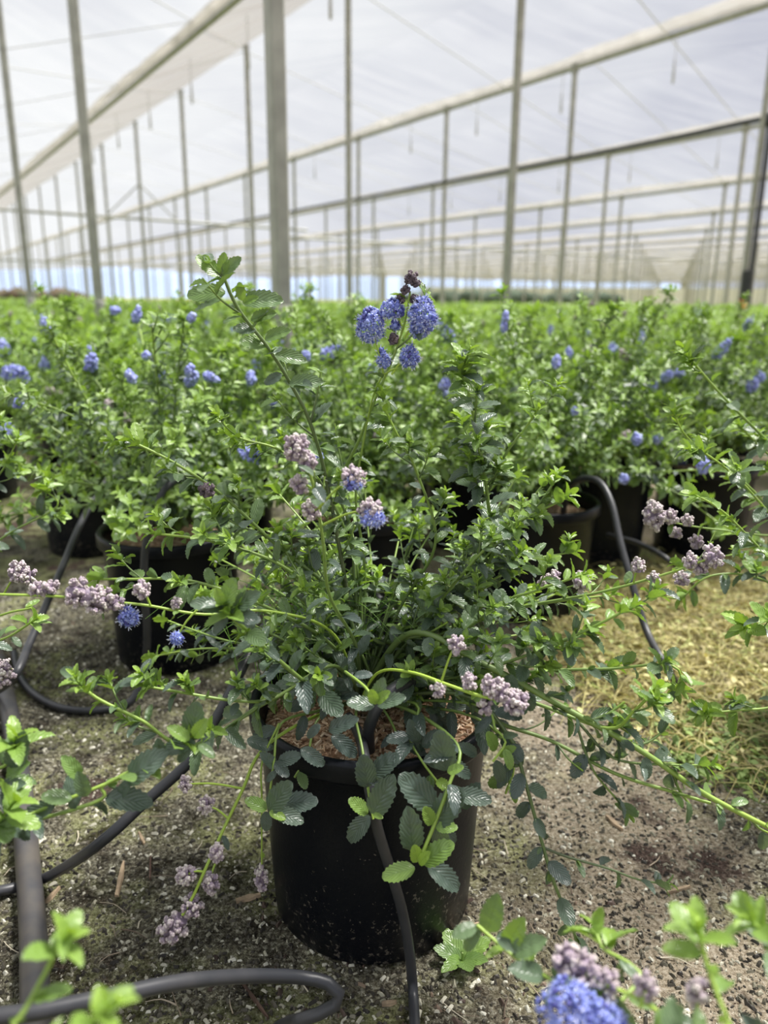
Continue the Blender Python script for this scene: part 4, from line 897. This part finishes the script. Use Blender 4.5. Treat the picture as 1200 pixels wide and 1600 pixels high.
BL = [(205, 526, 4.3, .028, .085, (.7, 0, -.7)), (518, 550, 3.6, .026, .06, (1, 0, .35)), (478, 556, 3.7, .018, .02, (0, 0, 1)), (300, 592, 4.6, .03, .05, (.6, 0, .8)), (330, 590, 4.6, .022, .05, (1, 0, -.5)), (20, 582, 3.8, .035, .06, (1, 0, .2)), (38, 590, 3.7, .025, .03, (0, 0, 1)), (70, 570, 3.9, .02, .035, (0, 0, 1)),
    (262, 498, 6.0, .03, .09, (1, 0, 0)), (248, 538, 4.6, .03, .04, (0, 0, 1)), (228, 556, 4.3, .018, .018, (0, 0, 1)), (250, 586, 4.2, .025, .03, (0, 0, 1)), (75, 482, 9, .04, .08, (0, 0, 1)), (180, 485, 9, .04, .06, (1, 0, 0)), (214, 492, 8, .04, .09, (.3, 0, 1)), (142, 566, 4.2, .03, .05, (.3, 0, 1)), (400, 572, 3.5, .02, .03, (0, 0, 1)), (392, 592, 3.5, .03, .02, (1, 0, 0)),
    (5, 545, 4.2, .03, .05, (0, 0, 1)), (1003, 530, 5.0, .02, .06, (0, 0, 1)), (1003, 550, 4.9, .03, .02, (1, 0, 0)), (1045, 585, 4.1, .02, .02, (0, 0, 1)), (1062, 583, 4.1, .02, .02, (0, 0, 1)), (1020, 602, 4.0, .035, .02, (1, 0, 0)), (1175, 600, 4.0, .03, .04, (0, 0, 1)), (995, 686, 2.9, .022, .018, (1, 0, 0)), (1027, 686, 2.9, .014, .012, (1, 0, 0)), (1060, 722, 2.75, .05, .02, (1, 0, 0)), (1098, 726, 2.75, .03, .018, (1, 0, 0)), (975, 748, 2.5, .014, .014, (0, 0, 1)),
    (898, 643, 3.3, .013, .013, (0, 0, 1)), (787, 510, 6, .02, .04, (0, 0, 1)), (790, 495, 8, .02, .04, (0, 0, 1)), (695, 600, 3.0, .02, .02, (0, 0, 1)), (10, 672, 3.7, .04, .03, (1, 0, 0)), (30, 685, 3.6, .03, .03, (1, 0, 0)), (1090, 492, 12, .08, .08, (1, 0, 0)), (1050, 490, 14, .08, .08, (1, 0, 0)), (85, 613, 3.2, .014, .045, (1, 0, -.2)), (170, 632, 2.9, .016, .016, (0, 0, 1)), (345, 655, 2.2, .012, .012, (0, 0, 1)), (590, 682, 2.4, .012, .02, (1, 0, 0))]
for i in range(16):
    xx = bR.uniform(0, 430) if i < 10 else bR.uniform(680, 1200); yy = bR.uniform(488, 640 if i < 20 else 580); k_ = (yy-470)/170
    BL.append((xx, yy, 4.0, .012+.012*k_, .012+.030*k_*bR.random()+.008, (bR.uniform(-1, 1), 0, 1)))
bpy.context.view_layer.update()
dgr = bpy.context.evaluated_depsgraph_get()
for px_, py_, Y_, rx, ry, ax in BL:
    d_ = ray(px_, py_).normalized(); o_ = Vector((0, 0, EYE)) + d_*(1.75/d_.y); ok_, hit, _n, _i, _o, _m = scn.ray_cast(dgr, o_, d_)
    if ok_ and hit.y < 30: Yn = hit.y-.03; rx *= Yn/Y_; ry *= Yn/Y_; Y_ = Yn
    p_ = at(px_, py_, Y_); o = min(SH, key=lambda q_: (q_.location.x-p_.x)**2+(q_.location.y-p_.y)**2)
    c_ = o.matrix_world.inverted() @ p_; lilac = (px_, py_) in ((85, 613), (170, 632), (345, 655), (590, 682))
    a = florets((c_.x, c_.y, c_.z), tuple(o.matrix_world.to_3x3().inverted() @ Vector(ax)), rx, ry, int(60+ry*1800), bR, .009 if Y_ > 3 else .006, lev='mid')
    ch_ = a.build('bud_cluster' if lilac else 'flower_cluster', M_bud if lilac else M_flowerbg, o)
# the rest of the field as one mass
a = Acc(); T0 = LEAF_LOW[0]; rows_ = cand[284:]
tv = np.array([(-.34, .35, .06), (0, 0, 0), (.34, .35, .06), (0, 1, -.2)]); 
allv, allt, allf = [], [], []; cnt_ = 0
nr = np.random.RandomState(3)
for y, x, px in rows_:
    n = 110 if y < 30 else 60
    th = nr.uniform(0, 6.283, n); rr = .50*np.sqrt(nr.uniform(0, 1, n)); zz = .36 + (1-(rr/.55)**2)*nr.uniform(.1, .44, n)
    c = np.stack([x+rr*np.cos(th), y+rr*np.sin(th), zz], 1)
    d = nr.normal(size=(n, 3)); d[:, 2] = np.abs(d[:, 2])*.6; d /= np.linalg.norm(d, axis=1)[:, None]
    e = np.cross(d, nr.normal(size=(n, 3))+np.array([0, 0, 1.5])); e /= np.linalg.norm(e, axis=1)[:, None]; z3 = np.cross(e, d)
    s_ = nr.uniform(.07, .13, n)*(1 if y < 30 else 1.5)
    q = c[:, None, :] + s_[:, None, None]*(tv[None, :, 0:1]*e[:, None, :] + tv[None, :, 1:2]*d[:, None, :] + tv[None, :, 2:3]*z3[:, None, :])
    allv.append(q.reshape(-1, 3)); allt.append(np.repeat(nr.uniform(.2, .85, n), 4)); m = np.arange(n)*4 + cnt_
    allf.append(np.stack([m+1, m+2, m+3, m], 1)); cnt_ += 4*n
if rows_:
    a.add(np.concatenate(allv), np.concatenate(allf), None, np.concatenate(allt))
    tag(a.build('shrub_field', M_leafbg), 'solid green mass of the farthest shrubs below the horizon', 'shrubs', kind='stuff')
# far things beyond the field
r_ = random.Random(8); v, f = ICO1
a = Acc()
for i in range(60):
    p = at(r_.uniform(-60, 118), 458, 62+r_.uniform(-1, 1)); s_ = r_.uniform(.5, 1.1); a.add(v*np.array([s_*1.2, s_, s_*.8])*(1+.2*np.random.RandomState(i).uniform(-1, 1, (len(v), 1)))+np.array([p.x, p.y, .75]), f)
tag(a.build('reddish_hedge', M_red), 'dark reddish-brown line of shrubs at the far left horizon', 'shrubs', kind='stuff')
a = Acc()
for i in range(90):
    x0 = r_.uniform(640, 960); p = at(x0, 470, 85+r_.uniform(-2, 2)); s_ = r_.uniform(.8, 1.3); a.add(v*np.array([s_*1.3, s_, s_*.9])*(1+.2*np.random.RandomState(i).uniform(-1, 1, (len(v), 1)))+np.array([p.x, p.y, .9]), f)
tag(a.build('distant_hedge', M_tree), 'dark green hedge line behind the field right of centre', 'hedge', kind='stuff')
# pale side curtain closing the house on the right and far end
a = Acc(); P0 = at(660, 470, 128); P1 = at(1400, 470, 108)
n = 90; V = []
for j in range(n+1):
    q = P0.lerp(P1, j/n); w = .15*math.sin(j*1.9); V += [(q.x, q.y+w, 0), (q.x, q.y+w, 2.9)]
a.add(V, [(j*2, j*2+2, j*2+3, j*2+1) for j in range(n)]); tag(a.build('wall_far', M_curtain), kind='structure')

# ------------------------------------------------------------------ hoses and pipes
def hose(name, pts, r, label, material=None, sides=14, group=None):
    a = Acc(); tube(a, spline(pts, .02), r, r, sides); return tag(a.build(name, material or M_hose), label, 'hose', group)
hose('drip_hose', [atz(-60, 1400, .012), atz(0, 1392, .015), atz(70, 1372, .02), at(150, 1322, 1.00), at(230, 1250, 1.05), at(300, 1185, 1.09), at(345, 1110, 1.13), at(378, 1045, 1.19), at(410, 985, 1.27), at(455, 935, 1.33), at(520, 910, 1.36), at(590, 935, 1.34), at(650, 1000, 1.26), at(672, 1062, 1.13), at(640, 1064, 1.03), at(600, 1090, .99), at(577, 1135, .985), at(577, 1172, 1.0)], .0088, 'black drip hose rising from the lower left ground up behind the front pot')
hose('drip_hose', [at(545, 1120, 1.06), at(562, 1150, 1.0), at(570, 1185, .940), at(578, 1235, .905), at(590, 1295, .905), at(612, 1365, .915), at(630, 1430, .92), at(640, 1490, .915), atz(645, 1545, .012), atz(648, 1600, .012), atz(650, 1660, .012)], .0078, 'black drip hose hanging down the front of the main pot')
hose('drip_hose', [at(-40, 1592, .56), at(60, 1580, .60), at(180, 1555, .65), at(290, 1533, .70), at(390, 1525, .76), at(470, 1527, .80), at(512, 1536, .80), at(530, 1552, .795), at(524, 1570, .79), at(498, 1584, .787), at(470, 1593, .785), atz(435, 1606, .02), atz(400, 1640, .012)], .0085, 'thick blurred black hose looping across the bottom left corner')
hose('supply_pipe', [atz(-60, 960, .022), atz(-12, 1010, .022), atz(12, 1100, .022), atz(33, 1230, .022), atz(42, 1330, .022), atz(50, 1430, .022), atz(54, 1530, .022), atz(56, 1700, .022)], .021, 'thick grey-black supply pipe lying on the ground at left', M_pipe, 18)
hose('drip_hose', [at(215, 712, 2.9), at(170, 745, 2.6), at(130, 810, 2.25), at(100, 880, 2.0), at(72, 945, 1.82), at(46, 1005, 1.68), at(18, 1062, 1.56), atz(-30, 1090, .012), atz(-90, 1100, .012)], .0095, 'black hose sloping down past the left pot to the pipe')
hose('drip_hose', [at(330, 748, 1.98), at(300, 742, 1.92), at(265, 757, 1.86), at(243, 792, 1.82), at(228, 850, 1.80), at(225, 920, 1.79), at(230, 980, 1.79), at(226, 1040, 1.80), atz(205, 1095, .014), atz(150, 1110, .012), atz(95, 1106, .012), atz(50, 1082, .012), atz(28, 1050, .012), atz(22, 1020, .02)], .0095, 'black hose arching out of the left pot and curling along the ground')
hose('drip_hose', [at(880, 800, 2.35), at(888, 765, 2.3), at(908, 749, 2.22), at(935, 752, 2.15), at(955, 785, 2.08), at(970, 850, 2.0), at(990, 920, 1.92), at(1010, 985, 1.84), at(1040, 1040, 1.72), atz(1075, 1090, .012), atz(1130, 1112, .012), atz(1230, 1120, .012)], .0095, 'black hose arching from the pot behind on the right down to the weeds')
hose('drip_hose', [at(950, 836, 2.6), at(1000, 850, 2.4), at(1050, 880, 2.2), atz(1095, 930, .012), atz(1120, 985, .012)], .0085, 'black hose lying straight behind the arched hose at right')
hose('drip_hose', [at(40, 655, 3.6), at(10, 665, 3.4), at(-20, 720, 3.2), atz(-60, 840, .012)], .010, 'short black hose dipping by the left edge pot')

# ------------------------------------------------------------------ litter
def chip(px, py, L, w, ang, label, m=M_chip, hgt=.006):
    p = atz(px, py, 0); a = Acc(); n = 6; V = []; q = random.Random(px)
    for j in range(n+1):
        x = L*(j/n-.5); ww = w*(.5+.5*math.sin(math.pi*min(1, max(.15, j/n))))*q.uniform(.8, 1.1)/2
        V += [(x, -ww, .001), (x, ww, .001), (x, ww*.7, hgt*q.uniform(.8, 1.2)), (x, -ww*.7, hgt*q.uniform(.8, 1.2))]
    a.add(V, [(j*4+k_, (j+1)*4+k_, (j+1)*4+(k_+1) % 4, j*4+(k_+1) % 4) for j in range(n) for k_ in range(4)]); a.add(V[:4], [(0, 1, 2, 3)]); a.add(V[-4:], [(3, 2, 1, 0)])
    o = a.build('wood_chip', m, smooth=False); o.location = (p.x, p.y, 0); o.rotation_euler = (0, 0, ang); return tag(o, label, 'wood chip')
chip(388, 1405, .042, .014, .35, 'pale wood chip below the hanging bud at the left of the pot')
chip(188, 1375, .085, .010, 1.75, 'pale split stick lying upright between the two hoses at left')
chip(222, 1312, .040, .008, -1.0, 'small pale brown sliver above the split stick')
chip(78, 1405, .05, .010, 1.3, 'dry stalk piece beside the supply pipe')
chip(960, 1288, .045, .012, -1.1, 'tan chip on the bare ground right of the trailing branch')
chip(1060, 1392, .05, .007, .35, 'thin tan stick on the sandy patch at right')
chip(730, 1452, .045, .006, .4, 'thin tan splinter at the lower right foot of the pot')
chip(608, 1570, .022, .008, .2, 'small pinkish chip on the ground below the pot')
chip(235, 1358, .06, .005, -1.3, 'dark curved twig right of the split stick', M_bark)
chip(395, 1560, .09, .005, -.9, 'thin brown twig beside the bottom hose loop', M_bark)

lit = [simple('litter_a', (.30, .26, .19), .9), ]
M_litter = flower_mat('soil_crumbs', [(0, (.022, .018, .014)), (.40, (.10, .088, .062)), (.75, (.36, .34, .25)), (1, (.78, .75, .63))])
def scatter(name, n, xr, yr, smin, smax, m, label, cat, seed, flat=.4, elong=2.0, tr=(0, 1), keep=None):
    nr = np.random.RandomState(seed); v, f = (np.array([(-1, -.5, 0), (1, -.35, 0), (.8, .5, 0), (-.9, .4, 0), (-.6, -.2, .8), (.6, 0, .9), (0, .2, .7)], float), np.array([(0, 1, 5), (0, 5, 4), (1, 2, 5), (2, 3, 6), (2, 6, 5), (3, 0, 4), (3, 4, 6), (4, 5, 6)]))
    X = nr.uniform(*xr, n); Yy = yr[0] + (yr[1]-yr[0])*nr.uniform(0, 1, n)**1.5
    if keep is not None: k_ = keep(X, Yy, nr); X, Yy = X[k_], Yy[k_]; n = len(X)
    A_ = nr.uniform(0, 6.283, n); S_ = smin+(smax-smin)*nr.uniform(0, 1, n)**3; E = nr.uniform(.6, elong, n)
    lx = v[None, :, 0]*S_[:, None]*E[:, None]; ly = v[None, :, 1]*S_[:, None]; lz = v[None, :, 2]*S_[:, None]*flat
    x = X[:, None]+lx*np.cos(A_)[:, None]-ly*np.sin(A_)[:, None]; y = Yy[:, None]+lx*np.sin(A_)[:, None]+ly*np.cos(A_)[:, None]
    V = np.stack([x, y, lz+nr.uniform(0, .001, n)[:, None]], 2).reshape(-1, 3); Fc = (f[None]+(np.arange(n)*7)[:, None, None]).reshape(-1, 3)
    a = Acc(); a.add(V, Fc, None, np.repeat(nr.uniform(tr[0], tr[1], n)**1.4, 7)); return tag(a.build(name, m, smooth=False), label, cat, kind='stuff')
scatter('soil_crumbs', 110000, (-1.4, 1.5), (.62, 2.6), .0009, .0072, M_litter, 'loose soil crumbs and grit strewn over the ground cover', 'grit', 1, flat=.7, elong=1.15)
M_leaflit = flower_mat('dead_leaves', [(0, (.04, .025, .02)), (.6, (.12, .08, .06)), (1, (.26, .19, .13))])
scatter('dead_leaves', 2600, (-1.3, 1.3), (.66, 2.4), .002, .010, M_leaflit, 'brown dead leaf bits scattered on the soil', 'leaf litter', 2, flat=.8, elong=1.3,
        keep=lambda x, y, q: (np.sin(x*5.1+1)+np.cos(y*6.3)+q.uniform(-.6, .6, len(x))) > .8)
a = Acc(); q = random.Random(31)
for i in range(260):
    x = q.uniform(-1.2, 1.2); y = .68+q.random()**1.3*1.3; d_ = q.uniform(0, 6.28); Ln = q.uniform(.015, .06); bn = q.uniform(-.6, .6)
    tube(a, spline([(x, y, .003), (x+math.cos(d_)*Ln/2, y+math.sin(d_)*Ln/2, q.uniform(.004, .009)), (x+math.cos(d_)*Ln/2+math.cos(d_+bn)*Ln/2, y+math.sin(d_)*Ln/2+math.sin(d_+bn)*Ln/2, .004)], .01), q.uniform(.0006, .0019), .0006, 4, q.random())
tag(a.build('dry_twiglets', flower_mat('dry_twiglets', [(0, (.10, .065, .045)), (.6, (.34, .27, .19)), (1, (.66, .60, .46))])), 'thin dry twigs and straw pieces strewn on the soil', 'twigs', kind='stuff')
# straw-coloured weeds at right
def weeds(name, n, cx, cy, rx, ry, seed, stops, label, L=(.06, .22), hh=.05):
    a = Acc(); q = random.Random(seed)
    for i in range(n):
        th = q.uniform(0, 6.283); rr = math.sqrt(q.random()); x = cx+rx*rr*math.cos(th); y = cy+ry*rr*math.sin(th)
        d = q.uniform(0, 6.283); Ln = q.uniform(*L); c = q.uniform(-1.2, 1.2); P = [(x, y, q.uniform(0, hh*.4))]
        for s_ in range(3):
            d += c*q.uniform(0, 1); x += math.cos(d)*Ln/3; y += math.sin(d)*Ln/3; P.append((x, y, max(.002, q.uniform(0, hh))))
        tn = q.random(); tube(a, spline(P, .03), .0023, .0010, 3, tn, cap=False)
        for s_ in range((1 if q.random() < .4 else 0) if 'dry' in name else 3):
            b0 = np.array(P[q.randrange(4)]); put_leaf(a, LEAF_LOW[0], b0, np.array([q.uniform(-1, 1), q.uniform(-1, 1), q.uniform(0, .6)]), np.array([0, -.2, 1.]), q.uniform(.010, .026), min(1, tn+q.uniform(-.2, .3)))
    m = leaf_material(name+'_blade', stops, veins=False, rough=.7)
    return tag(a.build(name, m), label, 'weeds', kind='stuff')
YEL = [(0, (.26, .22, .10)), (.35, (.55, .48, .22)), (.75, (.80, .74, .36)), (1, (.55, .66, .24))]
weeds('dry_weeds', 4600, 1.02, 2.05, .50, .66, 5, YEL, 'straw-yellow dying weeds matted on the ground at right')
weeds('dry_weeds', 1300, 1.5, 2.7, .6, .4, 6, YEL, 'pale yellow weeds further back between the right pots')
weeds('green_weeds', 420, .95, 1.55, .30, .22, 7, [(0, (.14, .22, .05)), (1, (.34, .48, .12))], 'yellow-green low weeds below the right edge shoots', L=(.04, .1), hh=.04)
# weed seedling at the foot of the pot
wd = empty('weed_seedling', tuple(atz(722, 1505, 0))); q = random.Random(2)
for i in range(7):
    a = Acc(); th = i*.9+.4; d = np.array([math.cos(th), math.sin(th), .7]); put_leaf(a, LEAF_HI[i % 3], np.array([0, 0, .004]), d, np.array([0, -.3, 1]), q.uniform(.035, .055), .48+.1*q.random()); a.build('leaf', M_leaf, wd)
a = Acc(); tube(a, np.array([(0, 0, 0), (0, 0, .02)]), .002, .0016, 5, .6); a.build('stem', M_stem, wd)
tag(wd, 'small green weed seedling at the lower right foot of the main pot', 'weed')
